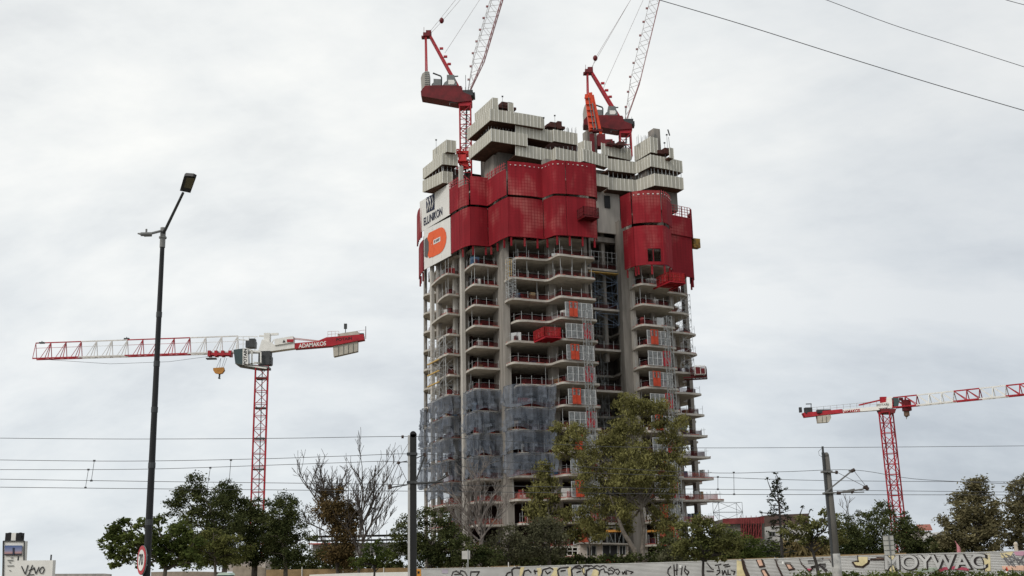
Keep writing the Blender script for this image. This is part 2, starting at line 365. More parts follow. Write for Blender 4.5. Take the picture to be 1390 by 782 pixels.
for i in range(-8, 11):
    z = level(i)
    far = list(FAR); lw = LW if i % 2 == 0 or i < 0 else LW2
    if i % 3 == 0 and i != 3: fr = FR_B
    elif i == 3: fr = FR_C
    else: fr = FR_A
    top = i >= 7
    if i == -8: continue
    recess = [(14.6,206.5),(14.8,209.3),(21.2,212.4)] if i % 2 == 0 else [(14.2,207.5),(13.6,215.0),(19.6,218.2),(21.6,212.6)]
    ex = 0 if i >= 1 else -(i-1)*0.30                # lower floors reach further right
    if i == -5: ex = 3.0
    RS = [(30.6,214.1),(33.8,215.7),(36.2+ex,217.6),(36.3+ex,219.0),(34.6,223.6),(34.6,226.4),(36.8+ex*0.5,228.2),(36.4,231.0)]
    if i >= 4: RS = [(30.6,214.1),(33.8,215.8),(35.2,217.6),(35.2,219.0),(33.6,223.6),(33.6,226.4),(34.8,228.2),(34.8,231.0)]
    segs = {'far': smoothline(far,3), 'lw': smoothline(lw,3), 'lb': smoothline(LBAY,3), 'fr': smoothline(fr,4), 'rw': smoothline(RW,3), 'rs': smoothline(RS,2), 'rc': recess}
    back = [(32.0,238),(24,246),(5,246),(-12,240)]
    if i <= -3: segs['rs'] += [(36.4,231.0)]
    if i >= 7:
        for q in ('lw','lb','fr'): segs[q] = offset(segs[q], -1.0)
        segs['fr'] = segs['fr'][6:]; segs['lb'] = segs['lb'][:-3]
        segs['lw'] = [(-15.0,221.0),(-13.2,215.2),(-12.0,213.6),(-10.4,213.4)]
        segs['rw'] = offset(segs['rw'], -1.0 if i < 9 else -3.0)
        recess = [(14.2,206.0),(12.4,218.0),(21.0,222.0),(23.6,216.0)]
    outline = segs['far']+[(-15.4,226.0)]+segs['lw']+[(-10.0,213.6)]+segs['lb']+([] if i == 3 else [(-1.9,207.0)])+segs['fr']+recess+([(22.8,212.8)] if i < 7 else [])+segs['rw']+segs['rs']+back
    if i >= 7: outline = [(-18,232),(-15,221),(-12,213.8),(-9.2,211.5),(-7,206.8),(-3,208.2),(0.6,202.8),(5,204.2),(8.8,201.8),(13.8,203.8),(13.4,217),(22,221),(25.0,211.5),(26,210.2),(29.6,212.2),(32,216.5),(34.0,222),(34,231),(30,240),(-12,240)]
    clean = [outline[0]]
    for p in outline[1:]:
        if math.hypot(p[0]-clean[-1][0], p[1]-clean[-1][1]) > 0.05: clean.append(p)
    m = MB(); m.prism([(x, y, z-0.40) for x, y in clean], (0,0,0.40))
    sl = m.build('floor_slab', SLABM, tower)
    slabs_data[i] = (z, segs, sl)
    if i > 7: continue
    # guard rail: posts on the edge, dark red mesh behind them, thin rails
    m = MB(); mn = MB()
    for key in ('far','lw','lb','fr','rc','rw','rs'):
        ln = segs[key]
        if key == 'rc' and i % 2: ln = ln[1:3]
        elif key == 'rc': ln = ln[1:]
        h = 1.15
        inner = offset(ln, -0.25)
        pts = walk(inner, 2.1, random.uniform(0.2, 1.2))
        for (x, y, dx, dy) in pts:
            m.box((x, y, z+0.8), (0.06,0.06,1.6 + random.uniform(-0.3,0.25)))
        for a, b in zip(inner[:-1], inner[1:]):
            m.beam((a[0],a[1],z+1.12), (b[0],b[1],z+1.12), 0.022)
        inn = offset(ln, -1.1)
        for a, b in zip(inn[:-1], inn[1:]):
            hh = z+h*random.uniform(0.85,1.0)
            mn.quad((a[0],a[1],z+0.05),(b[0],b[1],z+0.05),(b[0],b[1],hh),(a[0],a[1],hh))
    m.build('guard_rail', GRYL, sl); mn.build('barrier_mesh', NETP if i in (-4,-5,-6) else NETR, sl)
    # edge boards painted red, small items lying near the edge
    m = MB(); 
    for key in ('lb','fr','rw','rs','lw'):
        for a, b in zip(segs[key][:-1], segs[key][1:]):
            if random.random() < (0.25 if i > -4 else 0.9): m.beam((a[0],a[1],z+0.04), (b[0],b[1],z+0.04), 0.06, 0.1)
    if m.v: m.build('toe_board', mat('toe_board_paint', (0.40,0.10,0.08), 0.7, var=0.3), sl)
    # steel props between floors
    m = MB()
    if i < 7:
        for key in ('lb','fr','rw','lw'):
            for (x, y, dx, dy) in walk(offset(segs[key], -0.7), 2.8, random.uniform(0, 2)):
                if random.random() < 0.16 + (0.5 if i in (5,6,-6) else 0): m.tube([(x,y,z),(x,y,z+3.66)], 0.045, n=5)
    if m.v: m.build('steel_prop', GRYL, sl)

# things stored on the open floors
CLUT = [mat('blue_sheet', (0.05,0.11,0.20), 0.6), mat('timber_stack', (0.30,0.21,0.11), 0.8), GRYL, mat('white_sacks', (0.55,0.54,0.52), 0.8), GRYM, mat('red_crate', (0.22,0.02,0.02), 0.6)]
for i, (z, segs, sl) in slabs_data.items():
    if i > 6: continue
    for key in ('lb','fr','rw','lw','rs'):
        for (x, y, dx, dy) in walk(offset(segs[key], -random.uniform(1.2,2.4)), 2.2, random.uniform(0,2)):
            if random.random() < 0.33:
                w, d, h = random.uniform(.4,1.8), random.uniform(.4,.9), random.choice((.3,.5,.8,1.2,1.7)); mb = MB()
                for q in range(random.choice((1,2,3))): mb.box((x+random.uniform(-.5,.5), y+random.uniform(-.2,.4), z+h*(0.5+q*0.0)+.01*q), (w*(1-.2*q), d, h), math.atan2(dy,dx)+random.uniform(-.2,.2))
                mb.build('stored_material', random.choice(CLUT), tower)
# columns and shear walls
def pcol(x, y, w, D, dep, z0=0.0, z1=82.0, m=CONC, name='column', rz=RZ):
    p = atD(x, y, D); ww = w*D/FPX/0.93
    mb = MB(); a = Vector((math.cos(rz), math.sin(rz), 0)); b = Vector((-math.sin(rz), math.cos(rz), 0))
    c = Vector((p.x, p.y, 0)) + b*dep/2
    mb.box((c.x, c.y, (z0+z1)/2), (ww, dep, z1-z0), rz)
    return mb.build(name, m, tower)
pcol(629.5,450, 4.6, 209.2, 0.9, z1=79.5, m=CONCP)
pcol(634.5,450, 5.0, 210.6, 3.5, z1=77)
pcol(619.5,450, 5.0, 214.0, 0.9, z1=77, m=CONCP)
pcol(588.0,450, 4.2, 220.5, 0.9, z1=77, m=CONCP)
pcol(597.5,450, 5.0, 218.5, 1.2, z1=77)
pcol(578.5,450, 3.0, 231.5, 0.9, z1=72)
pcol(688.5,450, 8.6, 203.0, 9.0, z1=76, m=CONC, name='shear_wall', rz=0.24)
pcol(751.0,420, 10.5, 205.0, 1.6, z1=79)
pcol(797.5,420, 5.0, 204.6, 1.0, z1=78)
pcol(684.0,210, 9.0, 208.5, 1.2, z0=76, z1=81.5, m=CONCP)
pcol(674.0,215, 9.0, 207.5, 5.0, z0=72, z1=81.0, m=CONC, name='shear_wall')
pcol(852.0,430, 14.0, 211.5, 1.6, z1=68, m=CONC, name='shear_wall')
pcol(861.5,430, 4.5, 211.0, 6.0, z1=68, m=CONCP)
pcol(916.0,480, 6.0, 216.5, 1.2, z1=76)
pcol(936.0,480, 5.0, 225.5, 1.2, z1=70)
pcol(816.0,280, 5.0, 213.0, 1.0, z0=40, z1=74, m=CONC)
pcol(896.0,262, 6.0, 212.0, 1.0, z0=60, z1=75, m=CONC)
for (x, w) in ((720,3),(775,3),(888,3),(650,3)):
    pcol(x+random.uniform(-1,1), 450, w*1.6, 214 if x > 640 else 219, 0.8, z1=78, m=CONCD)
# core walls: inner ones behind the terraces coloured dark red-brown as deep shade
def wallseg(a, b, z0, z1, th=0.35, m=CONCD, name='core_wall', par=None):
    mb = MB(); d = Vector((b[0]-a[0], b[1]-a[1], 0)); L = d.length
    mb.box(((a[0]+b[0])/2, (a[1]+b[1])/2, (z0+z1)/2), (L, th, z1-z0), math.atan2(d.y, d.x)); return mb.build(name, m, par or tower)
INNER = mat('shaded_inner_wall', (0.02,0.012,0.010), 0.9, scale=0.25, col2=(0.07,0.03,0.026))
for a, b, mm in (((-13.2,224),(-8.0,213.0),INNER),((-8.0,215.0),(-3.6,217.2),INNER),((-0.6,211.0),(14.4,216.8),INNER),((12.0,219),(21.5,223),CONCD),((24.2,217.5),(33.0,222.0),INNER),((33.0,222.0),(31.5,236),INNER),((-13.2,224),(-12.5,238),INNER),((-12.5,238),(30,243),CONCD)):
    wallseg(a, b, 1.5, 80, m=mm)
wallseg((-3.6,217.2), (-0.6,211.0), 1.5, 80, m=CONC)
wallseg((14.4,216.8), (15.4,209.6), 1.5, 80, m=CONC)
wallseg((17.2,210.6), (21.9,212.8), 65.5, 77.5, m=CONCP)
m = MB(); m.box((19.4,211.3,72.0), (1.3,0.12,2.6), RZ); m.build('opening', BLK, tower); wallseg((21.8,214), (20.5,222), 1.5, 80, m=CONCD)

# ---- recess: scaffold and balcony trays
m = MB()
for z0, z1 in ((5.4,58.0),):
    lattice(m, (17.2,213.0,z0), (17.2,213.0,z1), U1, V1, 1.4, 1.4, 2.0, 0.07, 0.05)
m.build('scaffold', GRYM, tower)
m = MB(); lattice(m, (18.0,212.2,47), (18.0,212.2,57.6), U1, V1, 5.0, 2.2, 2.2, 0.09, 0.08); m.build('scaffold', mat('blue_grey_steel', (0.12,0.16,0.22), 0.6), tower)
m = MB()
for k in range(7): 
    p = Vector((15.3,209.6,59.4)) + U1*k; m.beam(p, p+Vector((0,0,2.2)), 0.06)
m.beam((15.3,209.6,61.5), Vector((15.3,209.6,61.5))+U1*6, 0.07); m.beam((15.3,209.6,60.4), Vector((15.3,209.6,60.4))+U1*6, 0.05)
m.build('rail', GRYL, tower)
m = MB(); m.prism([Vector((15.4,211,66.2)), Vector((15.4,211,66.2))+U1*6.5, Vector((15.4,211,68.2))+U1*6.5-V1*1.0, Vector((15.4,211,66.2))-V1*1.0], (0,0,0.3)); m.build('stair_flight', CONCP, tower)
m = MB(); 
for zz in (64.4, 70.2): m.box((18.2,212.6,zz), (6.4,1.2,1.0), RZ)
m.build('spandrel_beam', CONC, tower)
m = MB(); m.prism([(15.0,209.2,57.2),(21.6,212.2,57.2),(21.6,213.6,57.2),(15.0,210.6,57.2)], (0,0,0.18)); m.build('timber_deck', YEL, tower)

# ---- scaffold stack at the left of the front bay and yellow shoring
m = MB(); p0 = atD(694, 410, 200.4); p1 = Vector((p0.x, p0.y, level(6)-0.4)); lattice(m, (p0.x,p0.y,level(4)), p1, U1, V1, 1.5, 1.2, 0.55, 0.06, 0.045); m.build('access_scaffold', GRYL, tower)
m = MB()
for k in range(4):
    p = Vector((p0.x-0.9+k*0.35, p0.y+0.6, level(5)-0.5)); m.beam(p, p+Vector((0,0,4.2)), 0.13)
m.build('shoring_timber', YEL, tower)
m = MB(); p0 = atD(601, 500, 212.6); p0.z = level(0)+0.1; p1 = p0.copy(); p1.z = level(3)-0.3
lattice(m, p0-V1*-3.2, p1-V1*-3.2, V1, U1, 6.0, 1.3, 1.9, 0.07, 0.055)
lattice(m, p0+U1*1.6, p1+U1*1.6, U1, V1, 2.4, 1.2, 1.9, 0.07, 0.055); m.build('facade_scaffold', GRYL, tower)
m = MB()
for zz in (5.4, 3.2, 1.0): m.box(p0+Vector((0,0,zz+1.5))+V1*3.2-U1*0.8, (0.25,6.4,0.22), RZ)
m.build('scaffold_plank', YEL, tower)
m = MB(); q0 = atD(697, 730, 199.6); lattice(m, (34.4,217.4,level(1)), (34.4,217.4,level(5)), U1, V1, 2.2, 1.2, 1.3, 0.06, 0.045); m.build('facade_scaffold', GRYL, tower)
m = MB(); lattice(m, (41.2,222,0), (41.2,222,level(-5)-0.4), U1, V1, 5.5, 2.0, 1.8, 0.07, 0.055); m.build('facade_scaffold', GRYM, tower)

# ---- debris nets over the lower floors
def net(line, z0, z1, seed, name='debris_net'):
    r = random.Random(seed); L = smoothline(line, 6); m = MB(); nz = 7; rows = []
    ph = r.uniform(0,6)
    for k in range(nz+1):
        t = k/nz; row = []
        for j, p in enumerate(L):
            sag = 0.5 + 0.30*math.sin(math.pi*t)*math.sin(j*0.37+ph) + 0.28*math.sin(j*1.3+ph*2+2*t) + (0.5*(1-t) if r.random() < .3 else 0)
            q = offset(L, max(0.35, sag))[j]
            row.append((q[0], q[1], z0+(z1-z0)*t + 0.35*math.sin(j*0.5+ph)*(1-t)))
        rows.append(row)
    for a, b in zip(rows[:-1], rows[1:]):
        for j in range(len(a)-1): m.quad(a[j], a[j+1], b[j+1], b[j])
    # hem rope and folds
    for k in (0, nz): 
        m.tube([Vector(p) for p in rows[k]], 0.06, n=4)
    return m.build(name, NETB, tower, smooth=True)
for i in (-4,-3,-2,-1):
    if i > -4 or True: net(LW[0:6], level(i)+0.1, level(i+1)-0.35, i+20)
    net(LBAY, level(i)+0.1, level(i+1)-0.3, i+30)
    net([(-1.5,203.2),(-0.4,200.2),(2.3,200.9),(6.0,202.6),(7.9,200.6)], level(i)+0.1, level(i+1)-0.3, i+40)
    net(FAR, level(i)+0.1, level(i+1)-0.35, i+50)
net(LW[0:6], level(-5)+1.2, level(-4)-0.35, 71)

# ---- hoist gates (grey wire panels with orange doors)
def gate(p, u, z, wide, door_at, h=2.75, red=False):
    u = Vector((u[0], u[1], 0)).normalized(); n = Vector((u.y, -u.x, 0)); p = Vector((p[0], p[1], z))
    fr = MB(); inf = MB(); npan = int(wide/0.95)
    w = wide/npan
    for k in range(npan+1): fr.beam(p+u*k*w, p+u*k*w+Vector((0,0,h)), 0.09)
    for k in range(npan):
        for q in (0.0, 0.5, 1.0): fr.beam(p+u*k*w+Vector((0,0,0.05+q*(h-0.1))), p+u*(k+1)*w+Vector((0,0,0.05+q*(h-0.1))), 0.07)
        inf.quad(p+u*k*w, p+u*(k+1)*w, p+u*(k+1)*w+Vector((0,0,h)), p+u*k*w+Vector((0,0,h)))
    gt = fr.build('hoist_gate', mat('gate_frame_paint', (0.55,0.56,0.56), 0.5), tower); inf.build('wire_infill', GATEM, gt)
    d = MB(); a = p+u*door_at+n*0.14; dw = 1.75
    for s in (0, 1):
        c = a+u*(dw/2*s)
        d.box(c+u*dw/4+Vector((0,0,h*0.30)), (dw/2-0.07, 0.07, h*0.58), ax=(u, n, Vector((0,0,1))))
        for e in (0.05, dw/2-0.13): d.beam(c+u*(e+0.03)+Vector((0,0,h*0.6)), c+u*(e+0.03)+Vector((0,0,h*1.05)), 0.12)
        d.beam(c+Vector((0,0,h*1.03)), c+u*(dw/2)+Vector((0,0,h*1.03)), 0.12); d.beam(c+Vector((0,0,h*0.82)), c+u*(dw/2)+Vector((0,0,h*0.82)), 0.05)
    d.build('gate_door', ORGD if not red else REDP, gt)
for k, i in enumerate(range(3, -8, -1)):
    z = level(i)+0.02
    gate((9.7,199.1), (0.9,0.42), z, 5.6, 0.75 if k % 2 == 0 else 3.55, red=(k % 2 == 1))
    if i <= 2: gate((25.4,206.9), (0.87,0.5), z, 5.4, 0.75 if i % 2 == 0 else 3.4, red=(i % 2 == 1))

# ---- red climbing screens
zb, zm, zt = 61.5, 69.4, 76.2
def screen(line, z0, z1, par=tower, th=0.12, teeth=False, grid=0.0, hole=None, k=5, mt=REDSC):
    L = smoothline(line, k) if len(line) > 2 else [line[0], line[1]]
    inner = offset(L, -th); m = MB()
    zt_ = z1-grid
    for j in range(len(L)-1):
        a, b, c, d = L[j], L[j+1], inner[j+1], inner[j]
        spans = [(z0, zt_)]
        if hole and hole[0] <= j < hole[1]: spans = [(z0, hole[2]), (hole[3], zt_)]
        for s0, s1 in spans:
            if s1 <= s0+0.01: continue
            m.quad((*a,s0),(*b,s0),(*b,s1),(*a,s1)); m.quad((*c,s0),(*d,s0),(*d,s1),(*c,s1)); m.quad((*a,s1),(*b,s1),(*c,s1),(*d,s1)); m.quad((*b,s0),(*a,s0),(*d,s0),(*c,s0))
    for e in (0, -1): m.quad((*L[e],z0),(*inner[e],z0),(*inner[e],zt_),(*L[e],zt_))
    # stiffening frame behind and on the edges
    for (x, y, dx, dy) in walk(offset(L, -th-0.1), 1.6, 0.3):
        m.beam((x,y,z0), (x,y,z1), 0.14)
    if teeth:
        for (x, y, dx, dy) in walk(offset(L, -0.3), 2.6, 0.5): m.box((x, y, z0-0.9), (0.30,0.22,1.8+random.uniform(-.3,.2)), RZ)
    o = m.build('safety_screen', mt, par)
    if grid:
        g_ = MB()
        for (x, y, dx, dy) in walk(L, 0.7, 0.0): g_.beam((x,y,zt_), (x,y,z1), 0.09)
        for j in range(len(L)-1):
            for q in range(int(grid/0.55)+1): g_.beam((*L[j],min(z1,zt_+q*0.55)), (*L[j+1],min(z1,zt_+q*0.55)), 0.08)
        g_.build('mesh_edge', mat('faded_red_steel', (0.42,0.06,0.07), 0.6), o)
    return o
FS = [ [(-11.75,209.6),(-10.8,207.9),(-9.85,206.3)],
       [(-9.8,206.2),(-8.9,204.9),(-7.75,203.9)],
       [(-7.68,203.85),(-6.1,204.2),(-4.4,205.1)],
       [(-4.3,205.1),(-3.2,203.2),(-2.0,200.9),(-0.42,198.6)],
       [(-0.35,198.5),(1.6,199.0),(4.0,199.8),(6.2,200.9)],
       [(6.3,200.9),(7.3,199.7),(8.4,198.6),(10.5,198.9)],
       [(10.6,198.9),(13.2,199.8),(15.4,200.8),(16.3,201.6),(16.4,203.4)] ]
for q, L in enumerate(FS):
    t = zt-(0.9 if q in (1,2) else 0)
    screen(L, zb, zm-0.18, teeth=q > 0)
    screen(offset(L, 0.30), zm+0.18, t, grid=(1.5 if q in (0,1,3) else 0.0))
# lettering panels along the top of the front screens: small pale openings
m = MB()
for q in (4,5,6):
    for (x, y, dx, dy) in walk(smoothline(offset(FS[q], 0.42), 5), 0.95, 0.5):
        if x < 15.2: m.box((x, y, zt-0.75+random.uniform(-.05,.05)), (random.choice((0.12,0.2,0.34)),0.05,0.17), math.atan2(dy,dx))
m.build('screen_window', mat('faded_plate', (0.60,0.52,0.50), 0.7), tower)
# lettering on the front right screen
text('screen_number', '195 12', (14.6,200.28,zt-2.6), U1, Vector((0,0,1)), 0.65, mat('pale_print', (0.6,0.45,0.45), 0.8), tower)
# right wing screens
D0 = 206.0; zb2 = zof(870,361,D0); zm2 = zof(872,306,D0); zt2 = zof(870,261,D0)
def pl(pts, z): return [(atZ(x,y,z).x, atZ(x,y,z).y) for x, y in pts]
RWs = pl([(848,366.5),(862,361)], zb2), pl([(862.6,360.8),(880,359.2),(901,359.2)], zb2), pl([(901.6,358.7),(908,361),(914,366)], zb2)
for q, L in enumerate(RWs):
    screen(L, zb2, zm2-0.25, teeth=True, hole=(5,9,zb2+0.6,zb2+3.2) if q == 1 else None)
    screen(offset(L,0.3), zm2+0.25, zt2, grid=(1.4 if q == 2 else 0))
L = [(31.4,211.4),(33.6,212.9),(36.2,214.6)]
screen(L, zb2-0.4, zm2-0.12, teeth=True); screen(offset(L,0.3), zm2-0.2, zt2-0.8, grid=2.2)
L = [(36.25,214.7),(36.6,216.4),(36.3,219.5)]
screen(L, zb2-0.4, zm2-0.12, teeth=True); screen(offset(L,0.3), zm2-0.2, zt2-0.8, grid=0)
m = MB()
for (x, y, dx, dy) in walk(smoothline(offset(RWs[1]+RWs[2], 0.4), 5), 0.95, 0.4): m.box((x, y, zt2-0.75), (random.choice((0.2,0.34,0.45)),0.05,0.22), math.atan2(dy,dx))
m.build('screen_window', MATS['faded_plate'], tower)
# far-left screens
zf = zof(571,379,229)
L = [(-19.9,230.4),(-19.3,226.5),(-18.4,223.6)]
screen(L, zof(575,372,226), zof(572,330,227)-0.3, teeth=True); screen(offset(L,0.4), zof(570,330,227)+0.2, zof(568,289,228))
# yellow box on the right edge
m = MB(); p = atD(944, 331, 216); m.box(p, (1.5,1.3,1.9), RZ)
for k in (-0.5, 0.1): m.box(p+Vector((0,-0.7,k)), (1.3,0.1,0.2), RZ)
m.build('lifting_bracket', mat('yellow_black', (0.35,0.20,0.03), 0.6, col2=(0.10,0.06,0.02)), tower)

# ---- beige formwork tiers at the top
def tier(pts, z, h=2.5, dep=7.0, reach=0.35, under=True, cells=False, ribs=True):
    """pts: lower-edge pixels left to right, z = height of that edge"""
    P = [(atZ(x, y, z).x, atZ(x, y, z).y) for x, y in pts]
    m = MB(); I = offset(P, -0.18)
    for j in range(len(P)-1):
        a, b, c, d = P[j], P[j+1], I[j+1], I[j]
        m.cur = 0
        m.quad((*a,z),(*b,z),(*b,z+h),(*a,z+h)); m.quad((*c,z),(*d,z),(*d,z+h),(*c,z+h)); m.quad((*a,z+h),(*b,z+h),(*c,z+h),(*d,z+h)); m.quad((*b,z),(*a,z),(*d,z),(*c,z))
        L = math.hypot(b[0]-a[0], b[1]-a[1]); n = max(1, round(L/0.85)); nx, ny = (b[1]-a[1])/L, -(b[0]-a[0])/L
        if ribs:
            for k in range(n+1):
                t = k/n; x, y = a[0]+(b[0]-a[0])*t+nx*0.03, a[1]+(b[1]-a[1])*t+ny*0.03
                m.cur = 1; m.box((x, y, z+h/2), (0.09,0.07,h+0.04), math.atan2(-nx, ny))
                m.cur = 0
                if False:
                    t = (k+0.5)/n; m.box((a[0]+(b[0]-a[0])*t+nx*0.02, a[1]+(b[1]-a[1])*t+ny*0.02, z+h/2), (0.05,0.06,h-0.1), math.atan2(-nx, ny))
    m.cur = 0
    for e in (0, -1): m.quad((*P[e],z),(*I[e],z),(*I[e],z+h),(*P[e],z+h))
    o = m.build('formwork_screen', [FORM, FORML], tower)
    if under:
        m = MB(); a, b = P[0], P[-1]; bk = V1*dep
        A = [(x, y, z-0.02) for x, y in offset(P, -0.25)]
        if len(P) == 3 and dep > 6: corners = [A[-1], tuple(Vector(A[-1])+bk), tuple(Vector(A[0])+U1*((Vector(A[-1])-Vector(A[0])).dot(U1))*0.9+V1*0.2)]
        d0 = Vector((P[1][0]-P[0][0], P[1][1]-P[0][1], 0)); along = -d0.dot(V1)
        if len(P) >= 3 and along > abs(d0.dot(U1)):
            m.prism(A + [tuple(Vector(A[-1])+V1*along), tuple(Vector(A[0])+U1*0.4)], (0,0,0.3))
        else: m.prism(A + [tuple(Vector(A[-1])+bk), tuple(Vector(A[0])+bk)], (0,0,0.3))
        # timber joists under the table
        vmin = Vector((A[len(A)//2][0], A[len(A)//2][1], z-0.2))
        m.build('formwork_deck', FORMU, tower)
    return o
zA = zof(667,191.3,201.0); zAm = zof(665.4,163.3,201.0); zF1 = zof(749,219,207.5); zF2 = zof(749,192,207.5)
tier([(637,216.7),(667,191.3),(715.7,198.8)], zA, 2.55)
tier([(634.5,190),(665.4,163.3),(715.5,170.7),(738.8,174.8)], zAm, 2.45)
tier([(645,171),(669,149.8),(676,150.6)], zof(669,149.8,202.5), 2.7, dep=5)
tier([(690,153.5),(697,154.3)], zof(697,154.3,203), 2.2, dep=3)
tier([(700,210.8),(724,215.0),(748.5,219.6)], zF1, 2.5)
tier([(749,220),(755,216),(785,222)], zF1, 2.5)
tier([(700,184.0),(724,188.3),(748,192.8)], zF2, 2.5)
tier([(749,193),(752,191.5),(784,197)], zF2, 2.5)
zR1 = zof(889,251.7,207.5); zR2 = zof(883.5,225.8,207.5); zR3 = zof(883.5,207,207.5)+0.3
tier([(809,251.7),(826,254.5)], zR1, 2.5); tier([(826,257),(865,260.5)], zR1, 2.5, dep=5)
tier([(865.6,259.8),(889,251.7),(907,253.8),(928,257.5)], zR1, 2.5)
tier([(785,221),(792,218.5),(825,227.6)], zR2, 2.5); tier([(825.4,231),(864,235.8)], zR2, 2.5, dep=5)
tier([(864.7,235.4),(883.5,225.8),(906.8,230),(926.5,234.5)], zR2, 2.5)
tier([(785,209.7),(794,206),(803,207.5)], zR3, 2.4); tier([(817,209.3),(856.7,217.7)], zR3, 2.4, dep=5)
tier([(862,219.5),(883.5,206.5),(893,208.5)], zR3, 3.3, dep=5)
tier([(909.5,214),(914.5,215.5)], zof(912,214.5,208), 2.2, dep=2)
zLb = zof(600.3,223,211); zLa = zof(601,248,211); zLc = zof(605.6,207.7,211)
tier([(574,261),(601,248),(614,249.6)], zLa, 2.5); tier([(574.3,243.5),(600.3,223),(621,225)], zLb, 2.45); tier([(587.7,220),(606,206),(619,207.5)], zLc, 2.6, dep=4)
# top slabs and dark cores carrying the formwork, rebar and props
def topblock(px, D, w, d, z0, z1, name='core_wall', m=CONCD):
    p = atD(px, 230, D); mb = MB(); mb.box(Vector((p.x, p.y, (z0+z1)/2))+V1*d/2, (w, d, z1-z0), RZ); return mb.build(name, m, tower)
topblock(700, 208.5, 7.5, 9, 76, zAm+0.2); topblock(750, 212.6, 13, 8, 74, zF2+1.9, m=INNER); topblock(815, 214, 15, 8, 72, zR2+1.8, m=CONCD); topblock(897, 211, 7, 7, 70, zR2+0.2); topblock(613, 214.5, 3.0, 5, 74, zLb+0.3)  # core behind the front tiers is coloured dark as shade in the gaps
topblock(690, 204, 3.0, 3, zAm, zAm+3.2, m=FORMU)
def props(px0, px1, D0_, D1_, z0, z1, n):
    m = MB()
    for k in range(n):
        t = k/(n-1); p = atD(px0+(px1-px0)*t, 230, D0_+(D1_-D0_)*t); m.tube([(p.x,p.y,z0),(p.x,p.y,z1)], 0.07, n=5)
    m.build('steel_prop', GRYL, tower)
props(640,664,215,204,zA+2.4,zAm,9); props(668,712,204,207,zA+2.4,zAm,12); props(826,862,210,213,zR1+2.3,zR2,7); props(866,884,212,208.6,zR1+2.3,zR2,5); props(888,924,208.6,211,zR1+2.3,zR2,8)
props(712,784,210.5,210.5,zF1+2.3,zF2,13); props(579,600,219,212,zLa+2.3,zLb,6); props(602,618,212,213,zLa+2.3,zLb,4)
m = MB()
for px, py, D in ((682,131,204),(753,157,208),(592,190,214),(902,194,209),(738,160,205),(905,183,209)):
    p = atD(px, py, D); m.beam(p-Vector((0,0,3.0)), p, 0.06); m.box(p, (0.35,0.2,0.25))
p = atD(906.5,176,209); m.beam(atD(909,200,209), atD(907.5,186,209), 0.07); m.beam(atD(909,184,209), p, 0.22)
m.build('site_aerial', GRYD, tower)
m = MB()    # rebar starter bars and people-high clutter on the working deck
for px0, px1, y, D, zz in ((716,738,163,208,1.4),(752,783,176,210,1.2),(822,857,198,211,1.4),(862,893,186,211,2.0),(884,893,182,210,3.0),(795,806,183,212,2.5)):
    for k in range(int((px1-px0)*0.9)):
        p = atD(px0+(px1-px0)*random.random(), y+random.uniform(-1,1.5), D); m.beam(p-Vector((0,0,zz)), p+Vector((random.uniform(-.05,.05),0,random.uniform(0,.6))), 0.045)
m.build('rebar', GRYM, tower)
m = MB(); m.box(atD(888.5,193,211.5), (1.5,2.2,5.0), RZ); m.box(atD(801,197,213), (2.2,2.0,5.5), RZ); m.build('lift_core', CONC, tower)
m = MB()
for (px, py, w, h) in ((686,144,2.4,0.8),(684,148,4.5,0.5),(690,146,1.0,1.4),(752,174,4.0,0.5),(751,171,2.2,0.8),(757,172,0.9,1.6),(897,209,2.4,0.7),(903,207,1.4,1.2),(832,198,3.5,0.4),(828,196,1.1,0.9),(841,197,1.4,0.8)):
    m.box(atD(px, py, 205.5 if px < 700 else 210), (w, 2.0, h), RZ)
m.build('working_platform', mat('red_brown_timber', (0.07,0.025,0.02), 0.8), tower)
# podium level round the foot of the tower
m = MB(); m.prism([(-12,206,0),(40,214,0),(40,235,0),(-14,230,0)], (0,0,1.4)); m.build('podium', CONC, tower)

# ---- banners hung on the left face
def banner(name, label, pts, D, parts):
    """pts TL TR BR BL with their distances"""
    P = [atD(x, y, d) for (x, y), d in zip(pts, D)]
    rt = thing(name, label, 'banner', P[3])
    n = (P[1]-P[0]).cross(P[3]-P[0]).normalized(); n = -n if n.y > 0 else n
    m = MB(); K = 10
    for j in range(K):
        a = P[0].lerp(P[1], j/K); b = P[0].lerp(P[1], (j+1)/K); c = P[3].lerp(P[2], (j+1)/K); d = P[3].lerp(P[2], j/K)
        m.quad(d, c, b, a)
    m.prism([P[3]-n*0.02, P[2]-n*0.02, P[1]-n*0.02, P[0]-n*0.02], -n*0.1)
    for t in (0.0, 0.33, 0.66, 1.0): m.beam(P[3].lerp(P[2], t)+n*0.02, P[0].lerp(P[1], t)+n*0.02, 0.05)
    m.build('banner_sheet', BANW, rt)
    def at(u, v, o=0.05): return P[3].lerp(P[2], u).lerp(P[0].lerp(P[1], u), v) + n*o
    return rt, at, n
b1, at1, n1_ = banner('advertising_banner', 'white banner with navy emblem and lettering on the left face of the tower', [(570,274),(611,248.5),(611.3,291),(571,315.5)], [224,210.0,210.0,224], None)
m = MB(); m.poly([at1(0.22,0.50), at1(0.50,0.46), at1(0.50,0.98), at1(0.22,1.0)][::1]); m.build('emblem', NAVY, b1)
m = MB()
for s0 in range(3):
    for k in range(2):
        pts = []
        for t in range(7):
            u = 0.25 + 0.08*s0 + 0.055*(math.sin(t/6*math.pi)) ; v = 0.52 + 0.07*k + t/6*0.38
            pts.append(at1(u, v, 0.12))
        m.tube(pts, 0.09, n=4)
m.build('emblem_line', BANW, b1)
xd = (at1(1,0.3)-at1(0,0.3)).normalized(); yd = Vector((0,0,1))
text('lettering', 'ELLINIKON', at1(0.44,0.25,0.1), xd, yd, 1.7, NAVY, b1, wscale=0.84, bold=0.02)
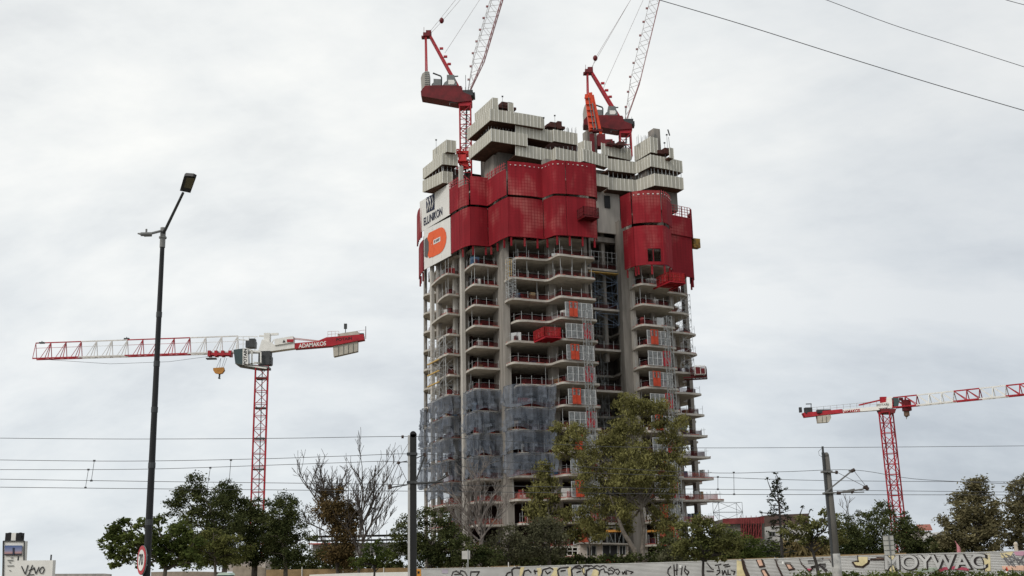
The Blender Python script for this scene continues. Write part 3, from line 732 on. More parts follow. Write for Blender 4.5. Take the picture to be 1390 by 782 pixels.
b2, at2, n2_ = banner('advertising_banner', 'white banner with orange rounded emblem hung below the navy one', [(575.5,312.5),(611.3,294.5),(612,347),(576,366)], [222,210.2,210.2,222], None)
def rrect(at, u0, u1, v0, v1, o, k=8, right=True):
    pts = [at(u0, v0, o), at(u0+(u1-u0)*0.55, v0, o)]
    for t in range(k+1):
        a = -math.pi/2 + math.pi*t/k; pts.append(at(u0+(u1-u0)*(0.55+0.45*math.cos(a)), (v0+v1)/2+(v1-v0)/2*math.sin(a), o))
    pts.append(at(u0, v1, o)); return pts
m = MB(); m.poly(rrect(at2, 0.30, 0.86, 0.20, 0.86, 0.06)); m.build('emblem', BANO, b2)
m = MB(); m.poly([at2(0.38,0.50,0.1), at2(0.64,0.50,0.1), at2(0.64,0.62,0.1), at2(0.38,0.62,0.1)]); m.build('emblem_plate', BANW, b2)
m = MB(); m.poly([at2(0.20,0.22,0.09), at2(0.34,0.22,0.09), at2(0.40,0.40,0.09), at2(0.28,0.55,0.09), at2(0.40,0.70,0.09), at2(0.30,0.86,0.09), at2(0.20,0.86,0.09), at2(0.10,0.66,0.09), at2(0.10,0.42,0.09)]); m.build('emblem_edge', BANO, b2)
m = MB(); m.poly([at2(0.03,0.32,0.11), at2(0.13,0.26,0.11), at2(0.20,0.42,0.11), at2(0.20,0.62,0.11), at2(0.13,0.78,0.11), at2(0.03,0.74,0.11)]); m.build('emblem_shadow_shape', GRYP, b2)
xd2 = (at2(0.64,0.5)-at2(0.38,0.5)).normalized()
text('lettering', 'BY ARUP', at2(0.51,0.56,0.14), xd2, yd, 0.55, NAVY, b2, wscale=0.9)

# ---- loading platforms (red trays pushed out of a floor)
def platform(label, origin, z, out, wide=3.2, m_=REDP, mesh=True, flip=1, u=None, cage=False):
    u = u or U1; v = -Vector((-u.y, u.x, 0)); o = Vector((origin[0], origin[1], z))
    r = thing('loading_platform', label, 'platform', o, 'red loading platforms pushed out of the tower floors')
    m = MB(); m.prism([o, o+u*wide, o+u*wide+v*out, o+v*out], (0,0,0.22))
    for k in range(5): m.beam(o+v*(out*k/4)+Vector((0,0,-0.12)), o+v*(out*k/4)+u*wide+Vector((0,0,-0.12)), 0.16)
    for s in (0.15, wide-0.15): m.beam(o+u*s-v*1.5+Vector((0,0,-0.2)), o+u*s+v*out+Vector((0,0,-0.2)), 0.25)
    m.build('tray', m_, r)
    m = MB(); h = 1.75
    edge = [o, o+v*out, o+v*out+u*wide, o+u*wide]
    for a, b in zip(edge[:-1], edge[1:]):
        n = max(2, round((b-a).length/1.1))
        for k in range(n+1): q = a.lerp(b, k/n); m.beam(q, q+Vector((0,0,h)), 0.08)
        for hh in (0.9, h): m.beam(a+Vector((0,0,hh)), b+Vector((0,0,hh)), 0.07)
    m.build('side_rail', m_, r)
    m = MB()
    for a, b in zip(edge[:-1], edge[1:]): m.quad(a, b, b+Vector((0,0,h)), a+Vector((0,0,h)))
    m.build('mesh_infill', NETQ if m_ is REDP else NETR, r)
    return r
platform('bright red loading platform in the middle of the front bay', (3.8,201.6), level(2)+0.05, 4.6, 3.4)
platform('dark red loading platform between the upper red screens on the front', (12.3,200.0), zof(790,292,197), 3.2, 3.2, m_=REDD)
platform('red loading platform below the screens of the right wing', (28.0,208.6), level(5)-0.3, 4.2, 3.8)
platform('red loading platform jutting out at the right edge of the tower above tree height', (34.6,215.6), level(1)-0.9, 3.0, 3.0, m_=REDD, u=Vector((0.2,0.98,0)))
r_ = thing('material_crate', 'white framed crate standing on the platform at the right edge of the tower', 'crate', atD(952,505,216))
m = MB(); p = atD(950,500,214.5)+Vector((0,0,0.35)); [m.beam(p+Vector((a,b,-1.6)), p+Vector((a,b,0.1)), 0.08) for a in (-1.0,0.0,0.9) for b in (-.6,.6)]; [m.beam(p+Vector((-1.0,b,c)), p+Vector((0.9,b,c)), 0.07) for b in (-.6,.6) for c in (-1.6,0.1)]; m.build('frame', WHT, r_)
m = MB(); m.box(p+Vector((-0.45,0,-0.9)), (0.9,1.0,1.3)); m.box(p+Vector((0.45,0,-1.0)), (0.75,1.0,1.1)); m.build('load', REDD, r_)

# ---- hoist masts
def hoist(label, px, py_top, D, w=1.1, z0=0.0):
    t = atD(px, py_top, D); r = thing('hoist_mast', label, 'hoist mast', (t.x, t.y, z0), 'site hoist masts in front of the tower')
    m = MB(); lattice(m, (t.x,t.y,z0), t, U1, V1, w, w, 1.5, 0.11, 0.06); m.build('mast', mat('hoist_steel', (0.22,0.23,0.23), 0.5, metal=0.2), r)
    m = MB()
    for k in range(5):
        z = t.z-2-k*8.0
        if z > 4: m.beam((t.x,t.y,z), (t.x-0.4,t.y+2.4,z), 0.1); m.beam((t.x+0.5,t.y,z), (t.x+0.9,t.y+2.4,z), 0.1)
    m.build('wall_tie', GRYL, r); return r
hoist('grey lattice hoist mast in front of the gates of the front bay', 796, 420, 197.6)
hoist('grey lattice hoist mast in front of the gates of the right wing', 906, 430, 204.5)
t_ = atD(929, 650, 212)
# ------------------------------------------------------------------ luffing cranes
def luffing(label, mp, D, jib, ropes, mast_bot, base):
    """mp maps drawing pixels of the first crane to this one"""
    P = lambda x, y, dd=0.0: atD(*mp(x, y), D) + Vector((0,dd,0))
    r = thing('luffing_crane', label, 'crane', base, 'luffing cranes on top of the tower')
    def pr(name, pts, dep, m_, front=-None if False else 0.0):
        m = MB(); A = [P(x, y) - Vector((0,dep/2,0)) for x, y in pts][::-1]; m.prism(A, (0,dep,0)); return m.build(name, m_, r)
    pr('machinery_deck', [(572,128),(578,120.5),(603,120),(627,121),(629,129),(640,134),(640,141),(621,143),(572.5,134.5)], 3.2, REDD)
    pr('slewing_ring', [(623,139),(641,137),(641,143),(637,147),(623,147)], 2.6, REDP)
    cwm = pr('counterweight', [(572,110),(574,104),(579,100.5),(583.5,101.5),(583.5,120),(578,121),(573,127)], 3.0, mat('ballast_concrete', (0.36,0.345,0.31), 0.8, var=0.1))
    m = MB()
    for k in range(7): m.beam(P(577.5,103+k*2.6,-1.56), P(583.6,103+k*2.6,-1.56), 0.1)
    m.build('counterweight_joint', GRYM, cwm)
    pr('engine_house', [(589,110),(599,110.5),(599,120.5),(586,120.5),(586.5,117),(589,115)], 2.2, GRYM)
    m = MB(); m.tube([P(588,101,-.6),P(598.5,105,-.6),P(599.6,107,-.6),P(599.6,120,-.6)], 0.16, n=6); m.build('jib_rest', GRYD, r)
    cb = pr('operator_cab', [(607,105),(617,105),(621,119),(601,120),(604,115),(607,113)], 2.4, GRYM)
    m = MB(); m.prism([P(609,112,-1.22),P(609,118,-1.22),P(616.5,118,-1.22),P(618,115,-1.22),P(616.5,112,-1.22)], (0,-0.06,0)); m.build('sign_plate', WHT, cb)
    # A-frame
    m = MB()
    for s in (-0.8, 0.8):
        m.beam(P(582,46,s*0.5), P(623.5,122,s), 0.42, 0.5); m.beam(P(578.5,47,s*0.5), P(580.2,119,s), 0.22)
        m.beam(P(577.0,47,s*0.5), P(577.9,119,s), 0.12)
    for k in range(9): m.beam(P(582+41.5*k/9,46+76*k/9,-0.8), P(582+41.5*(k+.5)/9,46+76*(k+.5)/9,0.8), 0.15)
    for (x, y) in ((598.5,69),(604,80),(609,90)): m.box(P(x+1,y-1,-0.7), (0.75,0.4,0.4))
    m.build('a_frame', REDP, r)
    m = MB(); m.box(P(579.5,48.5), (1.5,1.6,0.8)); m.box(P(582,46.5), (1.1,1.4,1.2)); m.box(P(574.5,51), (0.7,1.0,0.4)); m.beam(P(575.5,54), P(575.5,37), 0.08)
    m.build('sheave_block', REDD, r)
    m = MB(); m.box(P(635,129.5), (2.2,2.8,1.2)); m.box(P(640.5,129.5,0.4), (1.3,1.6,1.0)); m.beam(P(613,104), P(622,103.5), 0.2); m.beam(P(632.5,128), P(632,102), 0.1)
    for k in range(5): m.beam(P(624+k*4,128,-1.4), P(624+k*4,122,-1.4), 0.06)
    m.build('winch', GRYD, r)
    m = MB(); m.beam(P(611,142,-1.2), P(622,143,-1.2), 0.15); m.beam(P(611,140,-1.2), P(611,146,-1.2), 0.1); m.beam(P(611,140,-1.2), P(622,140,-1.2), 0.08); m.build('service_platform', GRYM, r)
    # mast
    top = P(631.5,146); bot = Vector((top.x, top.y, zof(*mast_bot, D)))
    m = MB(); lattice(m, bot, top, Vector((1,0,0)), Vector((0,1,0)), 2.25, 2.25, 2.2, 0.24, 0.12); m.build('mast', REDP, r)
    m = MB(); m.beam((top.x-0.2,top.y,bot.z), (top.x+0.3,top.y,top.z), 0.3)
    for k in range(int((top.z-bot.z)/0.6)): m.beam((top.x-0.5,top.y+.1,bot.z+k*0.6), (top.x+0.5,top.y+.1,bot.z+k*0.6), 0.06)
    m.build('ladder', GRYD, r)
    # jib
    f0, l1, r1 = jib           # foot pixel, left and right edge far up
    foot = atD(*f0, D); Lt = atD(*l1, D); Rt = atD(*r1, D)
    mL = MB(); mR = MB(); n = 30
    ax = ((Lt+Rt)/2-foot); K0 = 0.20
    def e(side, t, s):
        w = min(1.0, t/K0)
        base_ = foot + ax*t; half = (Rt-Lt)*0.5*(0.12+0.88*w)
        return base_ + half*side + Vector((0,s*(0.25+0.85*w),0))
    for k in range(n):
        t0, t1 = k/n, (k+1)/n
        for s in (-1, 1):
            mR.beam(e(1,t0,s), e(1,t1,s), 0.20); mL.beam(e(-1,t0,s), e(-1,t1,s), 0.10)
            a, b = (t0, t1) if k % 2 else (t1, t0)
            mL.beam(e(-1,a,s), e(1,b,s), 0.07)
        mL.beam(e(-1,t0,-1), e(-1,t1,1), 0.06); mR.beam(e(1,t0,1), e(1,t1,-1), 0.07); mL.beam(e(-1,t0,-1), e(-1,t0,1), 0.06)
        if k % 2 == 0 and k: mR.box(e(-1,t0,-1)+Vector((-0.2,0,0)), (0.5,0.3,0.35))
    j = mR.build('jib', mat('faded_crane_red', (0.23,0.05,0.055), 0.6, scale=0.12, col2=(0.40,0.30,0.30)), r); mL.build('jib_lacing', mat('pale_crane_grey', (0.50,0.49,0.49), 0.6), j)
    m = MB()
    for (a, b) in ropes: m.tube([atD(*a, D-0.3), atD(*b, D-0.3)], 0.035, n=4)
    m.build('pendant_rope', mat('rope_steel', (0.25,0.2,0.2), 0.6), r)
    return r
c1 = luffing('red luffing crane above the left of the tower, rising between the formwork blocks', lambda x, y: (x, y), 214.0,
        ((635.5,127), (700,-110), (713,-104)), [((582,45),(702,-104)), ((584,46),(600,29)),((600,29),(640,-18)), ((604,72),(690,-60))], (630,250), atD(631,235,214))
m = MB(); m.ball(atD(599.5,28,213.7), 0.5, sz=1.3); m.build('deflector_ball', REDD, c1)
m = MB(); m.box(atD(630,209,213.9), (2.7,2.6,0.5)); m.box(atD(628,217,213.2), (1.6,2.5,1.4)); m.box(atD(632,224,213.6), (1.2,2.0,1.3)); lattice(m, atD(630,232,213.9), atD(630,206,213.9), Vector((1,0,0)), Vector((0,1,0)), 2.9, 2.9, 1.2, 0.2, 0.14); m.build('mast_collar', mat('bright_red_paint', (0.55,0.03,0.03), 0.5), c1)
mp2 = lambda x, y: (856.5+(x-640)*0.955, 178.5+(y-141)*0.87)
c2 = luffing('red luffing crane above the right of the tower, behind a folded orange boom', mp2, 217.0,
        ((848.5,166.5), (909,-110), (921,-106)), [(mp2(582,45),(916,-104)), (mp2(584,46),(808,79)),((808,79),(856,0)), ((819,120),(900,-60))], (848,215), atD(848,210,217))
m = MB(); m.ball(atD(808,79,216.7), 0.5, sz=1.3); m.build('deflector_ball', REDD, c2)
# concrete placing boom, folded
r = thing('concrete_placing_boom', 'folded orange concrete placing boom standing on the tower beside the right luffing crane', 'concrete boom', atD(816,200,210))
m = MB()
for (a, b, w) in (((796,129),(802,178),0.9),((801,127),(808,177),1.0),((804,130),(817,190),0.75)): m.beam(atD(*a, 210), atD(*b, 210), w*0.75, w*1.15)
for k in range(6): m.box(atD(797+k*1.6,133+k*8,209.3), (1.1,0.3,0.25))
m.build('boom', ORG, r)
m = MB(); m.tube([atD(804,140,209.2),atD(810,176,209.2)], 0.12); m.tube([atD(799,132,209.2),atD(806,176,209.2)], 0.1); m.build('concrete_pipe', GRYM, r)
m = MB(); m.box(atD(816,190,210), (1.6,1.6,2.0)); m.box(atD(821,196,210), (3.0,2.0,1.4)); m.box(atD(804,200,210.5), (0.9,0.9,5.5)); m.box(atD(811,178,210), (2.0,1.2,0.5)); m.build('turntable', REDD, r)

# ------------------------------------------------------------------ hammerhead cranes
def jib_tri(A, B, h, wdt, n, cols, r0, name, par, face='+'):
    """three-chord jib from A to B; one mesh per painted section. cols: list of (k0, k1, material)"""
    A, B = Vector(A), Vector(B); d = (B-A).normalized(); s = Vector((d.y,-d.x,0)).normalized()
    for k0, k1, mt_, up in cols:
        m = MB()
        P = lambda k: A.lerp(B, k/n)
        lb = lambda k: P(k)+s*wdt/2; rb = lambda k: P(k)-s*wdt/2; tp = lambda k: P(k)+Vector((0,0,h))
        m.beam(lb(k0), lb(k1), r0); m.beam(rb(k0), rb(k1), r0); m.beam(tp(k0), tp(k1), r0*0.9)
        for k in range(k0, k1):
            for e in (lb, rb):
                m.beam(e(k), tp(k+1) if up else tp(k), r0*0.55) ; m.beam(e(k+.5), tp(k+1) if up else tp(k), r0*0.45) ; m.beam(e(k+1), tp(k+1), r0*0.45); 
            m.beam(lb(k), rb(k), r0*0.5); m.beam(lb(k), rb(k+1), r0*0.4); m.beam(lb(k+.5), rb(k+.5), r0*0.35)
            m.beam(P(k)+Vector((0,0,h*0.68)), P(k+1)+Vector((0,0,h*0.68)), r0*0.3)
        m.build(name, mt_, par)
# left crane
DL = 190.0
cl = thing('tower_crane', 'red and white tower crane with long jib left of the unfinished tower', 'crane', (atD(354,600,DL).x, DL, 0), 'tower cranes on the ground')
top = atD(355.5,498,DL); base = Vector((top.x, DL, 0))
m = MB(); lattice(m, base, top, Vector((0.97,0.25,0)), Vector((-0.25,0.97,0)), 2.1, 2.1, 2.1, 0.22, 0.10); m.build('mast', REDP, cl)
m = MB()
for k in range(8): m.box(top-Vector((0,0,2.0+k*5.2)), (1.9,1.9,0.18))
m.beam(base+Vector((.2,0,0)), top+Vector((.1,0,0)), 0.14); m.build('mast_platform', GRYM, cl)
tip = atD(47,487.5,197); inn = atD(322,478.5,191)
LAT = mat('pale_jib_paint', (0.62,0.60,0.57), 0.6)
jib_tri(inn, tip, zof(200,461.5,193.5)-zof(200,483.5,193.5), 1.3, 13, [(0,3,LAT,False),(3,7,REDP,False),(7,10,LAT,False),(10,13,REDP,False)], 0.20, 'jib_section', cl)
m = MB(); a = atD(322,474,190.4); m.beam(atD(340,462,190), atD(322,461,190.5), 0.14)
for y_ in (-.7,.7): m.beam(atD(352,478,190)+Vector((0,y_,0)), atD(320,478.5,190.6)+Vector((0,y_,0)), 0.24)
for x_ in (322,330,338,346): m.beam(atD(x_,478,190), atD(x_,457,190), 0.09)
m.beam(atD(322,457,190), atD(350,457,190), 0.1); m.beam(atD(322,467,190), atD(350,467,190), 0.06); m.build('jib_root', WHT, cl)
# counter-jib: white turntable beam then red girder
def dpr(par, name, pts, dep, m_, D, dd=0.0):
    mb = MB(); A = [atD(x, y, D+dd)-Vector((0,dep/2,0)) for x, y in pts][::-1]; mb.prism(A, (0,dep,0)); return mb.build(name, m_, par)
dpr(cl, 'turntable_frame', [(352,478),(357,462),(370,466),(374,470),(401,466.5),(401,473.5),(365,478.5),(362,480)], 1.6, WHT, DL)
cj = dpr(cl, 'counter_jib', [(401,467),(431,464.5),(444,459),(494,455),(495,462),(452,470.5),(401,474.5)], 1.5, REDP, DL)
dpr(cl, 'electrical_cabinet', [(374,461.5),(399,457.5),(399,466),(374,470)], 1.7, WHT, DL, -0.2)
m = MB(); m.box(atD(363,459,DL), (1.0,1.2,1.6)); m.beam(atD(359,454.5,DL), atD(378,453.5,DL), 0.35); m.beam(atD(372,461,DL), atD(362,476,DL), 0.15); m.beam(atD(352,456,DL), atD(362,456.5,DL), 0.25); m.build('gantry', WHT, cl)
cab = dpr(cl, 'operator_cab', [(318.5,476),(329,474.5),(337,474),(338,494),(329.5,496),(321,494.5)], 1.7, GLASS, DL, -1.6)
dpr(cab, 'cab_door', [(329.5,473.5),(336,472.5),(337,494.5),(329.5,495.5)], 0.15, WHT, DL-2.5)
m = MB()
for (a, b) in (((337,474),(345,477)),((345,477),(354,478)),((354,478),(354,493)),((342,476),(342,495)),((337,494),(354,493)),((345,492),(354,493)),((332,496),(362,500))): m.beam(atD(*a, DL-1.5), atD(*b, DL-1.5), 0.22)
m.build('cab_frame', WHT, cl)
text('lettering', 'POTAIN', atD(333,484,DL-2.62), (atD(333,470,DL-2.6)-atD(332.6,494,DL-2.6)).normalized(), Vector((-1,0,0.0)), 0.55, BLK, cab, bold=0.01)
m = MB(); m.box(atD(360,487,DL), (2.0,1.8,2.4)); m.box(atD(341,468,DL), (1.6,1.6,1.2)); m.box(atD(366,490,DL), (0.8,1.6,1.4)); m.box(atD(343,463.5,DL), (1.0,1.2,.8)); m.build('slewing_gear', GRYD, cl)
dpr(cl, 'platform_deck', [(321,495),(366,498.5),(366,501.5),(352,502),(324,497.5)], 2.4, GRYM, DL)
dpr(cl, 'counterweight', [(452.5,470.5),(486,463.5),(486,477.5),(453.5,485)], 1.1, mat('ballast_panel', (0.42,0.39,0.33), 0.8), DL, 0.1)
m = MB()
for x_ in (459.5,466.5,473,479.5): m.beam(atD(x_, 472-(x_-452)*0.2, DL-.5), atD(x_, 484-(x_-452)*0.21, DL-.5), 0.06)
m.build('counterweight_joint', GRYD, cl)
dpr(cl, 'winch_house', [(459,457.5),(459,454.5),(466,453),(486,450),(488,455)], 1.2, mat('beige_paint', (0.46,0.42,0.36), 0.6), DL)
m = MB(); m.beam(atD(469,452,DL), atD(469,441,DL), 0.12); m.box(atD(469,443,DL), (0.5,0.4,0.9)); m.beam(atD(496.5,460,DL), atD(496.5,443,DL), 0.1); m.box(atD(490.5,456,DL), (0.9,0.8,0.8)); m.build('anemometer', GRYD, cl)
m = MB()
for x_ in (445,450,455,460,488,496): m.beam(atD(x_,458,DL-.7), atD(x_,450,DL-.7), 0.05)
m.beam(atD(445,450,DL-.7), atD(460,449.5,DL-.7), 0.05); m.beam(atD(445,454,DL-.7), atD(460,453,DL-.7), 0.05); m.beam(atD(486,449,DL-.7), atD(497,448,DL-.7), 0.05)
for o_ in (0, 1.6): m.beam(atD(399,459+o_,DL), atD(436,463+o_*.6,DL), 0.12)
m.build('tie_bar', mat('salmon_steel', (0.5,0.3,0.28), 0.6), cl)
text('lettering', 'ADAMAKOS', atD(424.0,468.2,DL-.78), (atD(440,466,DL)-atD(405,469.6,DL)).normalized(), Vector((0.0,0,1)), 0.72, WHT, cl, bold=0.02, wscale=0.86)
text('lettering', 'POTAIN', atD(467,460.3,DL-.78), (atD(480,459,DL)-atD(455,461.5,DL)).normalized(), Vector((0,0,1)), 0.5, BLK, cl, bold=0.01, wscale=1.1)
m = MB(); m.box(atD(394,462.5,DL-1.1), (1.15,0.05,0.5)); m.build('maker_badge', REDP, cl)
m = MB(); m.prism([atD(383.5,465,DL-1.08),atD(387.5,464.5,DL-1.08),atD(385.3,461,DL-1.08)], (0,-.04,0)); m.build('maker_badge', GRYD, cl)
m = MB()
for y_ in (-.5,.5): m.beam(atD(284,481.5,191)+Vector((0,y_,0)), atD(314.5,481.5,190.6)+Vector((0,y_,0)), 0.4)
for x_ in (285,294,303,313): m.box(atD(x_,480.5,190.8), (0.5,1.3,1.0))
m.build('trolley', REDP, cl)
m = MB(); m.box(atD(287,487,190.8), (1.7,1.0,0.2)); m.build('trolley_platform', GRYD, cl)
m = MB(); 
for (a, b) in (((300,486),(294,499)),((300,486),(298,499)),((305,486),(301,499)),((308,486),(303,500))): m.tube([atD(*a,190.8), atD(*b,190.8)], 0.03, n=4)
m.tube([atD(60,488,197),atD(150,494,195),atD(230,491,193),atD(290,483,191)], 0.03, n=4); m.build('hoist_rope', WIREM, cl)
hb = dpr(cl, 'hook_block', [(290,500),(304,499),(305,503),(302,507),(298.5,508),(292.5,507),(290,503)], 0.7, YELM, DL+.8)
m = MB(); m.tube([atD(298,507,190.8),atD(298,511,190.8),atD(297,513.5,190.8),atD(299,513.8,190.8)], 0.16, n=6); m.build('hook', GRYD, hb)
for (px, py) in ((57,465.5),(172,460)):
    m = MB(); m.beam(atD(px,py,195), atD(px,py-2.5,195), 0.12); m.box(atD(px,py,195), (0.9,0.5,0.25)); m.build('warning_lamp', GRYD, cl)
# right crane
DR = 165.0
cr_ = thing('tower_crane', 'red and white tower crane behind the trees right of the unfinished tower', 'crane', (atD(1212,660,DR).x, DR, 0), 'tower cranes on the ground')
top = atD(1202.5,560,DR); base = Vector((top.x+0.15, DR, 0))
m = MB(); lattice(m, base, top, Vector((0.80,-0.60,0)), Vector((0.60,0.80,0)), 1.55, 1.55, 1.55, 0.17, 0.085); m.build('mast', REDP, cr_)
def A2(x, y): # distances shrink to the right along the jib
    return atD(x, y, DR-(x-1203)*0.075)
def dp2(name, pts, dep, m_):
    mb = MB(); P_ = [A2(x, y) for x, y in pts][::-1]; mb.prism([p-Vector((0,dep/2,0)) for p in P_], (0,dep,0)); return mb.build(name, m_, cr_)
dp2('turntable', [(1192,556),(1214,556),(1212,562),(1195,562)], 1.8, REDD)
jA = A2(1214,553.5); jB = A2(1424,532.5)
def jib_sq(k0, k1, n, mt_, w=0.17):
    d = (jB-jA).normalized(); s = Vector((d.y,-d.x,0)).normalized()*0.55; m = MB(); H_ = 1.5
    P = lambda k: jA.lerp(jB, k/n); up = lambda k: P(k)+Vector((0,0,H_))
    for e in (s, -s): m.beam(P(k0)+e, P(k1)+e, w)
    m.beam(up(k0), up(k1), w)
    for k in range(k0, k1):
        for e in (s, -s):
            m.beam(P(k)+e, up(k), w*.6); m.beam(up(k), P(k+1)+e, w*.6)
        m.beam(P(k)+s, P(k+1)-s, w*.4)
    for e in (s, -s): m.beam(P(k1)+e, up(k1), w*.6)
    m.build('jib_section', mt_, cr_)
jib_sq(0,2,12,REDP); jib_sq(2,5,12,WHT); jib_sq(5,7,12,REDP); jib_sq(7,9,12,WHT); jib_sq(9,12,12,REDP)
dp2('counter_jib', [(1089,561),(1142,556),(1142,561),(1092,567)], 1.2, REDP); dp2('counter_jib_beam', [(1142,556.5),(1194,552),(1200,554),(1194,557),(1142,561)], 1.0, WHT)
text('lettering', 'ADAMAKOS', A2(1152,559.2)+Vector((0,-.56,0)), (A2(1170,557)-A2(1140,560)).normalized(), Vector((0,0,1)), 0.42, REDP, cr_, bold=0.02)
dp2('counterweight', [(1108.5,565),(1126.5,563),(1127,568),(1124,573.5),(1110,574.5)], 1.0, MATS['ballast_panel'])
m = MB()
for x_ in (1115,1120.5): m.beam(A2(x_,566)+Vector((0,-.53,0)), A2(x_,573.5)+Vector((0,-.53,0)), 0.05)
m.build('counterweight_joint', GRYD, cr_)
dp2('electrical_cabinet', [(1191,548.5),(1202,546.5),(1202,554),(1191,555)], 1.3, WHT); dp2('cat_head', [(1202.5,540.5),(1209,539),(1210,554),(1203,555)], 0.9, WHT)
c_ = dp2('operator_cab', [(1211,540.5),(1217.5,541),(1218.5,547),(1217,553.5),(1212,554)], 1.3, GLASS)
text('lettering', 'POTAIN', A2(1196.5,550.5)+Vector((0,-.68,0)), (A2(1202,550)-A2(1191,551)).normalized(), Vector((0,0,1)), 0.35, BLK, cr_)
m = MB(); m.beam(A2(1166,550), A2(1200,542), 0.2); m.beam(A2(1200,541.5), A2(1203,541), 0.25); m.box(A2(1199,543), (0.9,0.5,0.9)); m.build('tie_bar', REDP, cr_)
m = MB()
for k in range(11):
    x_ = 1100+k*9; b = 559.5-(x_-1100)*0.095; m.beam(A2(x_,b), A2(x_,b-6), 0.05)
m.beam(A2(1100,553.5), A2(1190,545), 0.05); m.beam(A2(1100,556.5), A2(1190,548.5), 0.04); m.build('handrail', GRYL, cr_)
m = MB(); m.box(A2(1097,557.5), (1.1,0.9,0.9)); m.box(A2(1118,558.5), (2.1,0.8,0.5)); m.beam(A2(1101,556), A2(1101,548.5), 0.1); m.beam(A2(1094,548.5), A2(1101.5,548.3), 0.14); m.box(A2(1086.5,556.5), (0.4,0.4,0.8)); m.build('winch', GRYD, cr_)
m = MB(); m.beam(A2(1225,541), A2(1225,553), 0.15); m.box(A2(1230.5,550.5), (1.1,0.9,1.6)); m.box(A2(1223,542), (0.5,0.4,0.4)); m.build('trolley', REDD, cr_)
m = MB(); m.box(A2(1230.5,559.5), (0.7,0.4,1.1)); m.ball(A2(1230.5,563.5), 0.32); m.tube([A2(1230.5,564),A2(1230.5,569)], 0.05); m.tube([A2(1230,552),A2(1230,558)], 0.04); m.build('hook_block', mat('brown_steel', (0.16,0.10,0.07), 0.6), cr_)

# ------------------------------------------------------------------ street lamp with speed sign
Dl = 24.0
pb = atD(198.8,782,Dl); pt = atD(221.5,312,Dl)
basep = Vector((pb.x-0.02*0.0, Dl, 0.12)); basep.x = pb.x - (pt.x-pb.x)/(pt.z-pb.z)*(pb.z-0.12)
sl_ = thing('street_lamp', 'tall black street lamp with one lamp head reaching up and a small side arm', 'street lamp', basep)
def onp(t): return basep.lerp(pt, t)
m = MB(); m.tube([onp(0), onp(0.04)], [0.10,0.095], n=12); m.tube([onp(0.04), onp(0.955)], [0.085,0.050], n=12); m.build('pole', BLK, sl_)
m = MB()
for t in (0.15,0.29,0.42,0.55,0.66,0.78): 
    p = onp(t); m.tube([p, p+Vector((0,0,0.12))], 0.093-0.038*t, n=10)
m.build('clamp', GRYD, sl_)
m = MB(); m.tube([onp(0.955), onp(1.005)], 0.062, n=12); m.tube([onp(0.978), onp(0.982)], 0.085, n=10); m.build('pole_top', mat('grey_bracket', (0.20,0.20,0.19), 0.5), sl_)
hd = atD(248.5,262,22.9)
m = MB(); m.tube([onp(0.99), onp(0.99).lerp(hd, 0.15)+Vector((0,0,-.02)), hd], [0.04,0.035,0.03], n=8); m.build('arm', GRYD, sl_)
H = [atD(244,259,22.9), atD(258.5,262,22.8), atD(266,241.5,22.3), atD(262,239.3,22.25), atD(251.5,238.5,22.3), atD(249.5,240,22.35)]
m = MB(); m.prism(H, (0.01,0.02,0.07)); hh = m.build('lamp_head', BLK, sl_)
m = MB(); c = sum(H, Vector())/6; Q = [c+(p-c)*0.66+Vector((0.02,-0.012,-0.004))+ (H[3]-H[0])*0.06 for p in (H[0],H[1],H[2],H[5])]; m.prism(Q, (0.0,0.004,-0.012)); m.build('lamp_panel', mat('lamp_lens', (0.10,0.085,0.045), 0.35), hh)
m = MB(); m.tube([atD(221,313,24), atD(203,317.5,23.6)], 0.028, n=8); m.tube([atD(206,318,23.6), atD(191,318,23.5)], [0.05,0.045], n=8); m.tube([atD(192,317.8,23.5), atD(187,317,23.5)], [0.03,0.015]); m.tube([atD(198.5,317,23.6), atD(198.8,311,23.6)], 0.022, n=8); m.box(atD(200,319.3,23.6), (0.16,0.1,0.04)); m.build('side_arm', mat('grey_bracket', (0.2,0.2,0.19)), sl_)
# sign
sc = atD(192.5,760.5,23.85); yaw = math.radians(-71)
sg = thing('speed_limit_sign', 'round red edged 70 speed limit sign clamped to the street lamp, turned nearly edge on', 'road sign', sc)
nx = Vector((math.sin(-yaw)*-1, -math.cos(yaw), 0)); nx = Vector((math.cos(math.radians(-145)), math.sin(math.radians(-145)), 0)); xd = Vector((-nx.y, nx.x, 0)); xd = xd if xd.x > 0 else -xd
def disc(rad, o, n=32): return [sc+nx*o+xd*(rad*math.cos(2*math.pi*k/n))+Vector((0,0,rad*math.sin(2*math.pi*k/n))) for k in range(n)]
m = MB(); m.prism(disc(0.30, 0.0), -nx*0.02); m.build('back_plate', GRYM, sg)
m = MB(); m.prism(disc(0.295, 0.006), nx*0.003); m.build('red_ring', mat('sign_red', (0.42,0.02,0.03), 0.4), sg)
m = MB(); m.prism(disc(0.215, 0.012), nx*0.003); m.build('white_face', mat('sign_white', (0.72,0.70,0.66), 0.4), sg)
text('numerals', '70', sc+nx*0.018, xd, Vector((0,0,1)), 0.22, BLK, sg, ex=0.002, bold=0.008, wscale=0.95)
m = MB(); m.beam(sc-nx*0.02+Vector((0,0,.1)), sc-nx*0.12+Vector((0,0,.1)), 0.03); m.beam(sc-nx*0.02-Vector((0,0,.1)), sc-nx*0.12-Vector((0,0,.1)), 0.03); m.build('bracket', GRYM, sg)

